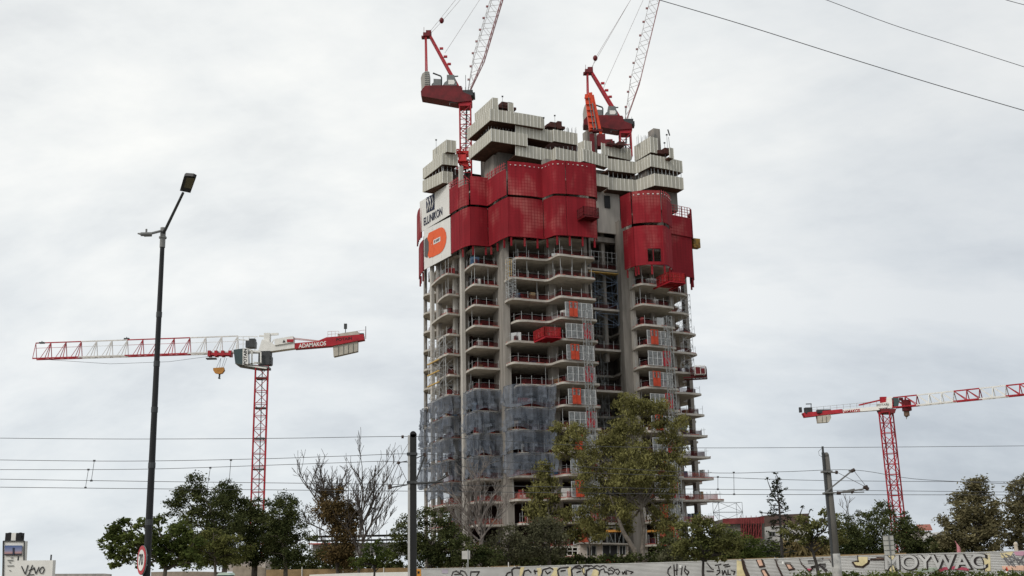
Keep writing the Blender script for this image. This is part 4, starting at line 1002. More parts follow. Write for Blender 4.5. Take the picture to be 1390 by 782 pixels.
# ------------------------------------------------------------------ overhead line poles and wires
STEELP = mat('painted_steel_pole', (0.014,0.015,0.015), 0.6, var=0.3, scale=2, streak=True)
DP = 52.0
p = atD(559.5,780,DP); tp_ = atD(559.5,590,DP); bz = 0.0
op = thing('overhead_line_pole', 'grey steel overhead line pole with rounded cap in front of the tower\'s left side', 'pole', (p.x, DP, 0), 'overhead line poles')
m = MB(); m.box((p.x+0.06, DP, tp_.z/2), (0.27,0.30,tp_.z), 0.0); m.build('shaft', STEELP, op)
m = MB(); m.box((p.x-0.135, DP-0.02, tp_.z/2-.02), (0.10,0.26,tp_.z-.04), 0.0); m.build('flange', mat('sunlit_flange_steel', (0.42,0.42,0.41), 0.5, var=0.15), op)  # flange coloured pale so the left side of the pole reads as sunlit
m = MB(); c = Vector((p.x+0.06, DP, tp_.z)); m.tube([c+Vector((0,-0.15,0)), c+Vector((0,0.15,0))], 0.15, n=16); m.build('cap', BLK, op)
m = MB()
for y_ in (616.5, 655): m.box(atD(559.5,y_,DP), (0.46,0.40,0.12))
m.beam(atD(565,652,DP-.3), atD(577,618,DP-.3), 0.07); m.tube([atD(563,656,DP-.3),atD(590,655,DP-.3),atD(607,646,DP-.3)], 0.045, n=8); m.tube([atD(572,656,DP-.3),atD(601,654,DP-.3)], 0.05, n=8); m.tube([atD(590,658,DP-.3),atD(608,641,DP-.3)], 0.025)
m.tube([atD(553,658,DP-.3),atD(530,662,DP-.3)], 0.035); m.tube([atD(553,626,DP-.3),atD(541,628,DP-.3)], 0.025); m.tube([atD(565,622,DP-.3),atD(577,617,DP-.3)], 0.025)
m.build('cantilever', GRYD, op)
m = MB()
for (a, b) in (((541,626.5),(541,630)),((576,615),(578,620)),((529,658),(530,664)),((606,641),(608,647)),((545,593),(548,593))): m.tube([atD(*a,DP-.3), atD(*b,DP-.3)], 0.075, n=8)
m.tube([atD(541,630,DP-.3),atD(529,659,DP-.3)], 0.012, n=4); m.tube([atD(541,630,DP-.3),atD(552,652,DP-.3)], 0.012, n=4); m.build('insulator', mat('brown_porcelain', (0.05,0.035,0.03), 0.3), op)
DQ = 58.0
p0 = atD(1121.5,620,DQ); p1 = atD(1133,760,DQ); bot = p0.lerp(p1, (p0.z)/(p0.z-p1.z))
oq = thing('overhead_line_pole', 'concrete overhead line pole with graffiti at its foot standing before the hoarding', 'pole', (bot.x, DQ, 0), 'overhead line poles')
m = MB(); m.tube([Vector((p0.x+.02,DQ,0)), Vector((p0.x+.02,DQ,p0.z))], [0.24,0.14], n=12); m.tube([Vector((p0.x+.02,DQ,p0.z)),Vector((p0.x+.02,DQ,p0.z+.12)),Vector((p0.x+.02,DQ,p0.z+.22))], [0.13,0.13,0.06], n=12); m.build('shaft', mat('pole_concrete', (0.115,0.11,0.10), 0.85, var=0.25, scale=2, streak=True), oq, smooth=True)
m = MB(); m.box((p0.x-0.17,DQ-.05,p0.z/2+.8), (0.09,0.2,p0.z-1.2)); m.box(atD(1117.5,618,DQ-.05), (0.12,0.14,0.3)); m.beam(atD(1117.5,618,DQ-.05), atD(1116.5,606,DQ-.05), 0.09); m.build('riser', GRYD, oq)
m = MB(); m.tube([Vector((p0.x+.02,DQ,0.2)), Vector((p0.x+.02,DQ,2.05))], [0.256,0.24], n=12); m.build('painted_band', mat('whitewash', (0.52,0.51,0.48), 0.8, scale=3, col2=(0.25,0.25,0.24)), oq, smooth=True)
m = MB()
for y_ in (640.5, 669.5): m.box(atD(1122 if y_ < 650 else 1124.5,y_,DQ), (0.50,0.46,0.09))
m.tube([atD(1119,669,DQ-.25),atD(1138,669,DQ-.25),atD(1172,664,DQ-.25)], 0.04, n=8); m.beam(atD(1121,668,DQ-.25), atD(1158,638,DQ-.25), 0.07); m.tube([atD(1124,641,DQ-.25),atD(1136,641.5,DQ-.25)], 0.04); m.tube([atD(1138,669,DQ-.25),atD(1173,668,DQ-.25)], 0.03); m.tube([atD(1152,639,DQ-.25),atD(1160,638.5,DQ-.25)], 0.05)
m.tube([atD(1136,669,DQ-.25),atD(1160,664,DQ-.25)], 0.04); m.build('cantilever', mat('grey_tube', (0.16,0.16,0.155), 0.5), oq)
m = MB()
for (a, b) in (((1155,640),(1160,637.5)),((1172,661),(1179,664)),((1156,667),(1158,669)),((1134,641),(1137,641.5)),((1136,669),(1141,669.5)),((1175,659),(1178,665))): m.tube([atD(*a,DQ-.25), atD(*b,DQ-.25)], 0.09, n=8)
m.tube([atD(1136,641,DQ-.25),atD(1177,662,DQ-.25)], 0.012, n=4); m.tube([atD(1159,639,DQ-.25),atD(1177,662,DQ-.25)], 0.012, n=4); m.tube([atD(1117,607,DQ),atD(1111,613,DQ),atD(1112,618,DQ),atD(1117,621,DQ)], 0.01, n=4)
m.build('insulator', MATS['brown_porcelain'], oq)
def wire(label, pts, D, r=0.013, grp='overhead wires of the tram line', dr=None):
    """D may differ along the wire"""
    if not isinstance(D, (list, tuple)): D = [D]*len(pts)
    P = [atD(x, y, d) for (x, y), d in zip(pts, D)]
    L = smoothline([tuple(p) for p in P], 6)
    m = MB(); m.tube([Vector(p) for p in L], r, n=5); o = m.build('overhead_wire', WIREM, None, loc=P[0]); tag(o, label, 'wire', grp)
    return o
wire('topmost of the five tram wires, level with the pole tops', [(-30,594.5),(170,596),(380,595),(553,592.5),(640,596),(850,607),(1117,607.5),(1420,605)], [52,52,52,52,52.5,55,58,62])
wire('second tram wire from the top, tied to the right pole\'s raised bracket', [(-30,624),(170,626),(350,623),(470,619),(577,616.5),(700,628),(950,641.5),(1060,640.5),(1158,638),(1240,650),(1330,655),(1420,659)], [52,52,52,52,52,53,56,57,58,58,59,60])
wire('third tram wire from the top, sagging between the poles', [(-30,637.5),(190,637),(380,631),(470,628),(541,627),(700,638),(950,647),(1130,652.5),(1420,654.5)], [54,54,54,54,52,53,56,60,64])
wire('fourth tram wire from the top, just above the lowest one', [(-30,650),(200,653.5),(530,657.5),(760,661),(950,664),(1130,665.5),(1420,668.5)], [52,52,52,53,56,60,64])
wire('lowest of the five tram wires', [(-30,661),(200,663.5),(530,666.5),(760,669),(950,671),(1130,671.5),(1420,672)], [54,54,54,54,56,58,60], r=0.014)
wire('black cable crossing the top right sky from beside the crane jib to the right edge', [(860,-10),(895,0),(1010,34),(1140,75),(1270,115),(1400,153)], 30, r=0.012, grp='cables in the top right sky')
wire('thin cable higher up in the top right corner, cut by the right edge', [(1080,-15),(1122,0),(1210,33),(1300,62),(1400,94)], 32, r=0.010, grp='cables in the top right sky')
wire('short piece of cable in the extreme top right corner', [(1340,-10),(1366,0),(1400,9)], 32, r=0.010, grp='cables in the top right sky')
for (a, b, d, lb) in (((128,625.5),(124,652.5),52,'short dropper tying two tram wires, third from the left and right of its twin'),((120,637.5),(116,662),54,'short dropper tying two tram wires, leftmost one'),((313.5,624.5),(311,654.5),52,'short dropper tying two tram wires above the tall pine crown'),((285.5,635),(281,664),54,'short dropper tying two tram wires just left of the tall pine top'),((996,641.5),(996.5,671),56.5,'longer dropper between tram wires over the dead conifer\'s left'),((974.5,647.5),(974.5,664.2),56,'short dropper beside the tower\'s right foot')):
    m = MB(); m.tube([atD(*a,d), atD(*b,d)], 0.012, n=4); m.box(atD(*a,d), (0.10,0.05,0.08)); m.box(atD(*b,d), (0.10,0.05,0.08)); o = m.build('wire_dropper', WIREM, None, loc=atD(*b,d)); tag(o, lb.replace('third from the left and right of its twin','second from the left'), 'wire dropper', 'droppers between the tram wires')

# ------------------------------------------------------------------ hoarding with graffiti
FP = [(560,772.8,126),(690,770.3,122),(790,767.0,118.5),(900,764.0,114.5),(1020,759.8,110.5),(1190,754.2,105),(1390,748.3,99),(1440,746.5,97.5)]
def fence_at(x, y, o=0.0):
    for a, b in zip(FP[:-1], FP[1:]):
        if x <= b[0] or b is FP[-1]:
            D = a[2]+(b[2]-a[2])*(x-a[0])/(b[0]-a[0]); return atD(x, y, D-o)
hb_ = atD(*FP[0]); ho = thing('site_hoarding', 'long grey corrugated metal hoarding covered in graffiti along the road', 'hoarding', (hb_.x, hb_.y, 0))
m = MB(); tops = [atD(*q) for q in FP]
prof = []
for k in range(15): prof += [(k/15, 0.0), (k/15+0.035, 0.05)]
prof.append((1.0, 0.0))
for a, b in zip(tops[:-1], tops[1:]):
    n = Vector((b.y-a.y, -(b.x-a.x), 0)).normalized()
    for (t0, o0), (t1, o1) in zip(prof[:-1], prof[1:]):
        m.quad(Vector((a.x,a.y,a.z*t0))+n*o0, Vector((b.x,b.y,b.z*t0))+n*o0, Vector((b.x,b.y,b.z*t1))+n*o1, Vector((a.x,a.y,a.z*t1))+n*o1)
m.build('corrugated_panel', CORR, ho)
m = MB()
for a, b in zip(tops[:-1], tops[1:]): m.beam(a+Vector((0,0,.03)), b+Vector((0,0,.03)), 0.12, 0.06)
for (x, y, dx, dy) in walk([(q.x, q.y) for q in tops], 3.0): m.box((x, y+.12, 0.95), (0.08,0.08,1.9))
m.build('fence_rail', mat('pale_steel', (0.5,0.5,0.48), 0.5), ho)
G_BLK = mat('black_spray', (0.025,0.02,0.02), 0.7, var=0.3); G_YEL = mat('cream_spray', (0.60,0.52,0.30), 0.7, var=0.15, scale=2); G_PCH = mat('peach_spray', (0.62,0.40,0.30), 0.7, var=0.15); G_PNK = mat('crimson_spray', (0.36,0.06,0.10), 0.7); G_GRN = mat('green_spray', (0.28,0.33,0.27), 0.7); G_WHT = mat('white_spray', (0.72,0.72,0.70), 0.7); G_SIL = mat('silver_spray', (0.34,0.35,0.37), 0.5, var=0.1)
def zf(x, y, ox, oy, s): return (ox+x/s, oy+y/s)
def gpoly(pts, m_, o=0.065, name='graffiti_patch'):
    A = [fence_at(x, y, o) for x, y in pts]; mb = MB(); mb.prism(A, (0,-0.004,0)); return mb.build(name, m_, ho)
def gstroke(lines, m_, w=0.09, o=0.08, name='graffiti_stroke'):
    mb = MB()
    for pts in lines:
        P = [fence_at(x, y, o) for x, y in pts]
        for a, b in zip(P[:-1], P[1:]):
            d = (b-a); 
            if d.length < 1e-4: continue
            d.normalize(); s = Vector((-d.z, 0, d.x))*w/2
            mb.poly([a-s-d*w*.3, b-s+d*w*.3, b+s+d*w*.3, a+s-d*w*.3])
    return mb.build(name, m_, ho)
Z8 = lambda L: [zf(x, y, 1190, 720, 6.95) for x, y in L]
Z7 = lambda L: [zf(x, y, 1000, 730, 6.95) for x, y in L]
# block letters on the right, silver with black outlines and cream ground
gpoly(Z8([(90,240),(180,235),(185,395),(125,400),(105,310)]), G_YEL); gpoly(Z8([(975,205),(1070,205),(1075,380),(1025,390),(1010,290)]), G_YEL); gpoly(Z8([(1160,210),(1290,200),(1260,250),(1180,260)]), G_YEL)
gpoly(Z8([(1290,200),(1390,195),(1390,240),(1310,235)]), mat('mauve_spray', (0.45,0.25,0.33), 0.7)); gpoly(Z8([(1180,335),(1390,330),(1390,380),(1190,370)]), G_PCH, o=0.06)
gpoly(Z8([(385,370),(480,350),(600,350),(600,385),(390,395)]), G_GRN, o=0.075)
gstroke([Z8([(590,385),(640,360),(740,352),(860,368)])], G_PNK, w=0.28, o=0.10)
letters = [ # M O Y W D A S like block shapes
 [(190,240),(185,385),(200,398)],[(232,240),(270,340),(300,335)],[(262,235),(290,300)],[(275,330),(290,395)],[(320,240),(385,385),(400,360)],[(365,255),(395,250),(410,330),(398,372)],[(378,262),(390,330)],
 [(430,232),(470,300),(490,292)],[(470,235),(505,330),(560,335)],[(550,230),(575,280),(600,232)],[(590,300),(600,335),(640,340)],[(625,245),(660,235),(685,330)],[(690,225),(740,330),(790,330)],[(720,225),(745,280),(765,275)],
 [(775,220),(800,280),(860,300),(870,360)],[(830,215),(820,260)],[(880,240),(890,325),(920,325),(940,290),(985,262)],[(905,235),(905,255)],[(970,200),(985,240),(1010,290),(1022,380)]]
gstroke([Z8(L) for L in (letters[0], letters[-2], letters[-1])], G_BLK, w=0.16)
xa = fence_at(*Z8([(200,310)])[0], 0.1); xb = fence_at(*Z8([(940,300)])[0], 0.1); fx = (xb-xa).normalized()
up_ = Vector((0.06,0,1)).normalized(); gx = fence_at(*Z8([(205,310)])[0], 0.1); gy = fence_at(*Z8([(880,300)])[0], 0.1)
text('graffiti_shadow', 'MOYWAC', (gx+gy)/2+fx*0.10-Vector((0,0,.03)), fx, up_, 1.24, G_BLK, ho, ex=0.004, bold=0.085, wscale=1.10)
text('graffiti_letters', 'MOYWAC', (gx+gy)/2+Vector((0,-0.03,0)), fx, up_, 1.22, CORR, ho, ex=0.004, bold=0.03, wscale=1.10)
gstroke([Z8(L) for L in ([(1180,220),(1290,340)],[(1200,260),(1250,330)],[(1215,225),(1390,300)],[(1240,240),(1310,345)],[(1290,230),(1340,320),(1390,235)],[(1260,300),(1300,280)],[(1330,260),(1390,330)])], mat('grey_spray', (0.12,0.12,0.13), 0.7), w=0.10)
gstroke([Z8(L) for L in ([(0,255),(80,258),(105,310),(125,400)],[(170,235),(182,290),(170,350),(185,395)],[(105,255),(130,280)],[(130,255),(105,280)])], G_BLK, w=0.09)
gstroke([Z8([(0,268),(80,266)])], G_PCH, w=0.14, o=0.07)
# second writing left of the concrete pole
gpoly(Z7([(0,210),(55,225),(85,361),(0,361)]), G_YEL)
gstroke([Z7([(62,210),(78,290),(105,361)])], mat('brown_spray', (0.035,0.02,0.015), 0.7), w=0.42)
for q, pts in enumerate(([(190,210),(240,205),(262,268),(215,275)],[(235,308),(270,305),(300,361),(255,361)],[(465,245),(505,245),(540,295),(495,300)],[(820,190),(880,185),(900,205),(820,205)],[(1145,180),(1235,180),(1235,240),(1190,275),(1130,265),(1100,230),(1150,225)])):
    gpoly(Z7(pts), G_PCH if q != 4 else G_YEL, o=0.075)
gpoly(Z7([(660,290),(710,290),(690,320)]), G_PNK, o=0.075)
gstroke([Z7(L) for L in ([(190,210),(218,275),(262,268),(240,205)],[(235,308),(262,361)],[(270,305),(305,361)],[(235,308),(270,303)],[(358,205),(385,205)],[(372,210),(385,260),(430,361)],[(463,243),(505,245),(543,295),(497,303),(463,243)],[(585,195),(610,195)],[(598,200),(615,245),(690,325),(720,290)],[(820,207),(880,205),(905,245)],[(820,190),(820,207)],[(1145,170),(1150,225),(1095,232),(1120,268),(1190,275),(1240,240),(1250,215)],[(1265,205),(1390,203)])], mat('brown_spray'  , (0.035,0.02,0.015), 0.7), w=0.20)
gstroke([Z7(L) for L in ([(685,232),(800,215)],[(715,285),(790,262),(830,260)],[(800,260),(845,305)])], G_BLK, w=0.40)
for (x, y) in ((435,235),): gpoly(Z7([(x-8,y-12),(x+8,y-12),(x+8,y+12),(x-8,y+12)]), G_WHT, o=0.09)
# thin tags in the middle
Z6 = lambda L: [zf(x, y, 780, 740, 5.79) for x, y in L]
gstroke([Z6(L) for L in ([(755,170),(735,190),(732,220),(750,243)],[(780,155),(785,240)],[(805,150),(802,235)],[(780,200),(810,195)],[(845,170),(838,235)],[(872,165),(862,205),(885,235),(898,210),(872,190)],[(1040,140),(1075,185),(1090,190)],[(1040,205),(1090,206)],[(1105,160),(1150,150)],[(1120,200),(1140,195),(1140,215),(1115,235)],[(1160,200),(1165,235),(1180,200),(1195,235)],[(1205,195),(1205,230),(1225,230)],[(1230,200),(1260,205),(1250,232)],[(1130,165),(1135,185)],[(1170,160),(1210,150)],[(1180,172),(1220,165)],
   [(0,170),(30,165),(40,160)],[(70,165),(90,158),(110,170),(130,160),(150,172),(175,160),(200,172),(225,160),(250,175)],[(375,210),(380,230),(395,205),(398,228)],[(405,195),(408,230)],[(415,200),(460,212),(440,225)],[(320,195),(340,188),(355,210),(340,232),(322,215)],[(262,190),(290,175),(318,195),(300,225),(270,225)],[(240,210),(262,215),(270,235)],[(95,243),(90,200),(115,185),(160,180)],[(165,185),(200,200),(190,235)],[(70,170),(60,205),(85,243)],[(205,195),(230,185),(238,215)],[(265,200),(285,195),(300,205)])], G_BLK, w=0.12)
gpoly(Z6([(145,195),(170,190),(190,210),(185,243),(130,243)]), G_YEL); gpoly(Z6([(55,185),(75,180),(80,215),(65,235)]), G_YEL)
gpoly(Z6([(822,158),(840,158),(840,180),(822,180)]), G_WHT, o=0.09)
Z5 = lambda L: [zf(x, y, 560, 740, 5.79) for x, y in L]
gpoly(Z5([(845,175),(880,172),(865,225),(855,243),(840,243)]), G_YEL); gpoly(Z5([(975,180),(1010,178),(1015,215),(1000,243),(985,243)]), G_YEL); gpoly(Z5([(1100,178),(1140,175),(1135,230),(1145,243),(1085,243),(1110,200)]), G_YEL); gpoly(Z5([(1215,172),(1245,170),(1245,243),(1225,243)]), G_YEL)
gstroke([Z5(L) for L in ([(308,243),(320,212),(345,205),(375,222),(380,200),(410,210),(430,240)],[(330,232),(385,228),(400,243)],[(455,243),(460,212),(525,210),(505,243)],[(735,243),(745,220),(770,212)],[(785,243),(780,195),(800,180),(845,182)],[(820,170),(845,178)],[(870,243),(880,205),(910,195),(930,215)],[(955,205),(980,205)],[(960,195),(965,225)],[(1015,243),(1025,195),(1080,178),(1105,190)],[(1045,205),(1060,225),(1085,210)],[(1150,243),(1140,200),(1160,180),(1225,175)],[(1165,205),(1200,198)],[(1255,243),(1248,195),(1270,175),(1320,185)],[(1280,165),(1310,160),(1330,178)],[(1345,165),(1390,162)],[(1360,243),(1370,200),(1390,190)],[(1290,215),(1320,205)])], G_BLK, w=0.16)
gpoly(Z5([(232,192),(278,192),(278,222),(232,222)]), mat('mauve_notice', (0.42,0.38,0.45), 0.7), o=0.09, name='notice_sheet')

# beige earth bank and the tan mesh fence behind / left of the hoarding
def strip(name, label, cat, pts, m_, z0=0.0, posts=None, post_m=None, th=0.06):
    T = [atD(*q) for q in pts]; r = thing(name, label, cat, (T[0].x, T[0].y, 0)); m = MB()
    for a, b in zip(T[:-1], T[1:]): m.prism([Vector((a.x,a.y,z0)),Vector((b.x,b.y,z0)),b,a], (0,th,0))
    m.build('panel', m_, r)
    if posts:
        m = MB()
        for (x, y, dx, dy) in walk([(q.x, q.y) for q in T], posts): m.box((x, y-.06, T[0].z/2+.1), (0.09,0.09,T[0].z+.2))
        m.build('post', post_m or WHT, r)
    return r
TAN = mat('tan_shade_cloth', (0.27,0.19,0.10), 0.9, var=0.25, scale=0.8)
strip('shade_cloth_fence', 'long tan shade cloth fence behind the left end of the hoarding', 'fence', [(355,773.5,140),(480,772.0,138),(560,770.4,136),(640,769.2,134),(705,767.8,132)], TAN, posts=5.2)
strip('shade_cloth_fence', 'tan shade cloth fence behind the hoarding between the young trees', 'fence', [(975,759.5,124),(1060,756.5,122),(1140,753.0,120),(1230,750.5,118)], TAN, posts=6)
strip('low_wall', 'low white painted wall crossing the bottom left of the middle', 'wall', [(420,780.2,100),(480,777.8,100),(560,776.3,100)], WHT, th=0.25)
strip('stone_wall', 'low grey stained wall at the bottom left behind the broad tree', 'wall', [(70,779.0,95),(140,778.6,95),(150,779.5,95)], mat('stained_wall', (0.22,0.21,0.20), 0.9, col2=(0.4,0.37,0.35)), th=0.3)
strip('block_wall', 'pale block wall end under the pines', 'wall', [(316,769,128),(336,768,128),(336.2,767,128),(352,769,128),(360,771,128)], mat('pale_blockwork', (0.40,0.34,0.27), 0.9, var=0.2, scale=1.5), th=0.5)

# ------------------------------------------------------------------ site buildings behind
def bld(name, label, cat, pts, D, dep, m_, openings=(), op_m=None, extra=None):
    r = thing(name, label, cat, (atD(pts[0][0], 760, D).x, D, 0)); m = MB()
    A = [atD(x, y, D) for x, y in pts]; m.prism(A[::-1], (0,dep,0)); m.build('wall', m_, r)
    for (x0, y0, x1, y1) in openings:
        m = MB(); m.prism([atD(x0,y1,D-.05),atD(x1,y1,D-.05),atD(x1,y0,D-.05),atD(x0,y0,D-.05)], (0,0.04,0)); w = m.build('window', op_m or BLK, r)
        m = MB()
        for t in (0.0, 0.5, 1.0): m.beam(atD(x0+(x1-x0)*t,y1,D-.1), atD(x0+(x1-x0)*t,y0,D-.1), 0.07)
        m.beam(atD(x0,y0,D-.1), atD(x1,y0,D-.1), 0.07); m.build('frame', GRYL, w)
    return r
PLA = mat('pale_render', (0.42,0.37,0.33), 0.9, var=0.15, scale=0.6)
rb = bld('site_building', 'low pale site building with dark openings and orange mesh below the eucalyptus', 'building', [(787,768),(787,739),(796,738),(812,738),(848,739),(853,741),(853,768)], 172, 8, PLA, [(797,741,809,754),(818,740,838,758),(841,741,849,753)])
m = MB(); m.box(atD(828,762,171.5), (2.3,0.2,1.0)); m.build('orange_barrier', NETO, rb)
m = MB(); m.prism([atD(786,738,171),atD(855,739.5,171),atD(855,737.5,171),atD(786,736,171)], (0,9,0)); m.build('roof_slab', CONC, rb)
m = MB(); m.prism([atD(786,736,171.2),atD(799,736,171.2),atD(799,725,171.2),atD(794,722,171.2),(atD(786,730,171.2))], (0,0.1,0)); m.build('orange_sheet', NETO, rb)
m = MB()
for x_ in (770,777,784): m.beam(atD(x_,754,172), atD(x_,743,172), 0.1)
for y_ in (743,748,754): m.beam(atD(770,y_,172), atD(788,y_,172), 0.1)
m.build('terrace_rail', WHT, rb); m = MB(); m.prism([atD(768,757,171.5),atD(788,756,171.5),atD(788,753.5,171.5),atD(768,754.5,171.5)], (0,3,0)); m.build('terrace', mat('pink_render', (0.45,0.25,0.21), 0.9), rb)
ro = thing('scaffold_deck', 'orange and grey scaffold deck at the foot of the tower behind the eucalyptus trunk', 'scaffold', atD(835,730,185))
m = MB(); m.box(atD(833,721,185), (3.0,2.0,0.35)); m.box(atD(890,721,185), (2.6,2.0,0.3)); m.build('deck_board', YELM, ro)
m = MB(); lattice(m, atD(824,731,185), atD(846,731,185), Vector((0,1,0)), Vector((0,0,1)), 1.6, 3.6, 1.2, 0.1, 0.07); m.build('frame', GRYM, ro)
ro = thing('barrier_screen', 'bright orange barrier mesh screen right of the eucalyptus trunk', 'barrier', atD(906,737,188)); m = MB(); p = atD(906,726,188); m.box(p, (2.6,0.1,3.6)); m.build('mesh', NETO, ro); m = MB()
for k in (-1.3,0,1.3): m.beam(p+Vector((k,-.1,-3)), p+Vector((k,-.1,2)), 0.1)
m.build('post', GRYM, ro)
rr = bld('red_mesh_structure', 'low unfinished block wrapped in red mesh right of the tower', 'building', [(980,765),(980,705),(1038,703),(1038,765)], 205, 10, CONCD)
m = MB(); D_ = 204.3; m.prism([atD(981,711.5,D_),atD(1037.5,710.5,D_),atD(1037.5,701.5,D_),atD(981,704,D_)], (0,0.15,0)); m.build('edge_protection', mat('faded_red_mesh', (0.17,0.035,0.035), 0.8, var=0.4, scale=0.7), rr)
m = MB(); m.prism([atD(1008,731,D_),atD(1034,730,D_),atD(1034,712,D_),atD(1005,712,D_)], (0,0.15,0)); m.build('barrier_mesh', NETR, rr)
m = MB()
for k in range(9): m.beam(atD(1006+k*3.4,732,203.6), atD(1006+k*3.4,700+ (3 if k%2 else 0),203.6), 0.09)
for k in range(4): m.beam(atD(1006+k*7,732,203.6), atD(1013+k*7,712,203.6), 0.07)
m.beam(atD(1006,731,203.6), atD(1036,730,203.6), 0.1); m.build('scaffold', mat('rusty_red_steel', (0.22,0.04,0.04), 0.7), rr)
bld('pale_building', 'pale rendered building behind the dead conifer', 'building', [(1036,765),(1036,716),(1048,714),(1098,712),(1098,765)], 215, 12, mat('white_render', (0.46,0.45,0.43), 0.9, var=0.1), [(1044,722,1052,728),(1066,722,1074,728)])
bld('brown_building', 'dark brown flat topped block behind the dead conifer', 'building', [(1037,716),(1037,700),(1046,699),(1098,697),(1098,714)], 218, 12, mat('brown_cladding', (0.09,0.06,0.05), 0.8))
rf = bld('tiled_house', 'small house with red tiled roof among the right hand trees', 'house', [(1243,765),(1243,722),(1264,721),(1264,765)], 200, 8, PLA)
m = MB(); m.prism([atD(1240,721,199),atD(1266,720,199),atD(1263,713.5,203),atD(1245,714,203)], (0,0.1,0.25)); m.build('roof', mat('roof_tiles', (0.30,0.11,0.08), 0.8, var=0.3, scale=3), rf)
bld('white_gable', 'white gable wall between the dark shrubs and the feathery tree', 'house', [(1270,765),(1270,729),(1278,722),(1284,722),(1294,735),(1294,765)], 190, 7, mat('white_render', (0.46,0.45,0.43)))
# white terraced building left
rt = thing('terraced_building', 'white building with dark railings behind the bare trees on the left', 'building', (atD(420,760,190).x, 190, 0))
m = MB()
for (y0, y1, x0, x1) in ((738,755,424,560),): m.prism([atD(x0,y1,190),atD(x1,y1-2,190),atD(x1,y0-2,190),atD(x0,y0,190)], (0,8,0))
m.build('wall', mat('white_render', (0.46,0.45,0.43)), rt)
m = MB()
for y_ in (727.5,733.5): m.prism([atD(418,y_+.6,188),atD(566,y_-1.8,188),atD(566,y_-2.6,188),atD(418,y_-.2,188)], (0,9,0))
m.build('floor_slab', mat('charcoal_metal', (0.06,0.06,0.065), 0.6), rt)
m = MB(); m.prism([atD(418,739,188),atD(450,738.5,188),atD(450,737,188),atD(418,737.5,188)], (0,2,0)); m.build('red_edge', mat('toe_board_paint', (0.4,0.1,0.08)), rt)
m = MB()
for k in range(48): x_ = 420+k*3; m.beam(atD(x_,752-k*.05,188), atD(x_,739-k*.05,188), 0.07)
for k in range(14): x_ = 420+k*10.5; m.beam(atD(x_,740,188.5), atD(x_,720,188.5), 0.10)
m.build('railing', MATS['charcoal_metal'], rt)
bld('pale_house', 'pale low house seen under the pine branches', 'house', [(308,776),(308,762),(322,756),(345,758),(360,764),(360,776)], 165, 8, PLA)
bld('beige_wall_building', 'beige parapet building right of the tall lamp', 'building', [(205,790),(205,776.5),(230,776),(250,776),(290,777),(290,790)], 120, 5, mat('beige_stone', (0.32,0.27,0.22), 0.9, var=0.2))

# ------------------------------------------------------------------ signs and small things near the bottom
r = thing('advertising_totem', 'white totem sign with a sunset photo panel at the lower left corner', 'sign', (atD(18,780,70).x, 70, 0))
m = MB(); A = [atD(3.5,790,70),atD(31,790,70),atD(33,734.5,70),atD(4.5,734.5,70)]; A[0].z = A[1].z = 0; m.prism(A, (0,0.5,0)); m.build('cabinet', WHT, r)
m = MB(); m.beam(atD(4,786,69.95), atD(4.5,734.5,69.95), 0.06); m.beam(atD(32,786,69.95), atD(33,734.5,69.95), 0.06); m.beam(atD(4.5,734.5,69.95), atD(33,734.5,69.95), 0.06); m.build('edge_trim', GRYD, r)
pm = bpy.data.materials.new('sunset_print'); pm.use_nodes = True; t = pm.node_tree; tc = N(t,'ShaderNodeTexCoord'); sp_ = N(t,'ShaderNodeSeparateXYZ'); t.links.new(tc.outputs['Generated'], sp_.inputs[0])
rp = ramp(t, [(0.0,(0.01,0.012,0.02)),(0.15,(0.03,0.03,0.05)),(0.24,(0.45,0.26,0.25)),(0.5,(0.22,0.24,0.38)),(1.0,(0.04,0.09,0.25))]); t.links.new(sp_.outputs[2], rp.inputs[0]); t.links.new(rp.outputs[0], t.nodes['Principled BSDF'].inputs['Base Color'])
m = MB(); m.prism([atD(6,754,69.9),atD(29,754,69.9),atD(30,740.5,69.9),atD(6.5,740.5,69.9)], (0,0.05,0)); ph = m.build('photo_panel', pm, r)
m = MB(); m.prism([atD(17,753,69.87),atD(19.5,753,69.87),atD(19.5,743.5,69.87),atD(17,743.5,69.87)], (0,0.02,0)); m.build('printed_tower', mat('dark_print', (0.03,0.035,0.06)), ph)
m = MB()
for (x, y, w) in ((16,757,3),(13.5,763.5,2.5),(13.5,774.5,2),(14,768,9),(14,760.5,8)): m.box(atD(x, y, 69.95), (w*0.045, 0.03, 0.04))
m.build('printed_line', GRYM, r)
for (x0, x1) in ((9,17),(24,31)):
    m = MB(); a = atD(x0,734,70.25); b = atD(x1,723.5,70.25); m.box((a+b)/2, (b.x-a.x, 0.5, b.z-a.z)); m.ball((a+b)/2+Vector((0.0,0,0.05)), 0.22); m.build('top_floodlight', BLK, r)
m = MB(); a = atD(17,734,70.25); b = atD(24,723.5,70.25); m.box((a+b)/2, (b.x-a.x, 0.45, b.z-a.z)); m.build('top_post', WHT, r)
r = thing('white_cabinet_panel', 'white panel with black spray painted lettering at the bottom left', 'panel', (atD(46,780,48).x, 48, 0))
m = MB(); A = [atD(20,790,48),atD(71,790,48),atD(72,760.5,48),atD(21,761,48)]; A[0].z = A[1].z = 0.0; m.prism(A, (0,0.3,0)); m.build('panel', WHT, r)
Vt = lambda pts: [atD(x, y, 47.97) for x, y in pts]
m = MB()
for L in ([(29,768.5),(34,779.5),(38,767)],[(44,767),(38.5,781)],[(39,774.5),(47,771)],[(46,770),(48.5,779),(53,769.5)],[(56.5,770),(53.5,774),(54.5,778),(58,778),(60,773),(58.5,769.5),(56.5,770)],[(36,780.8),(46,779.8)]):
    P_ = Vt(L)
    for a, b in zip(P_[:-1], P_[1:]): m.beam(a, b, 0.028, 0.028)
m.build('spray_lettering', BLK, r)
m = MB()
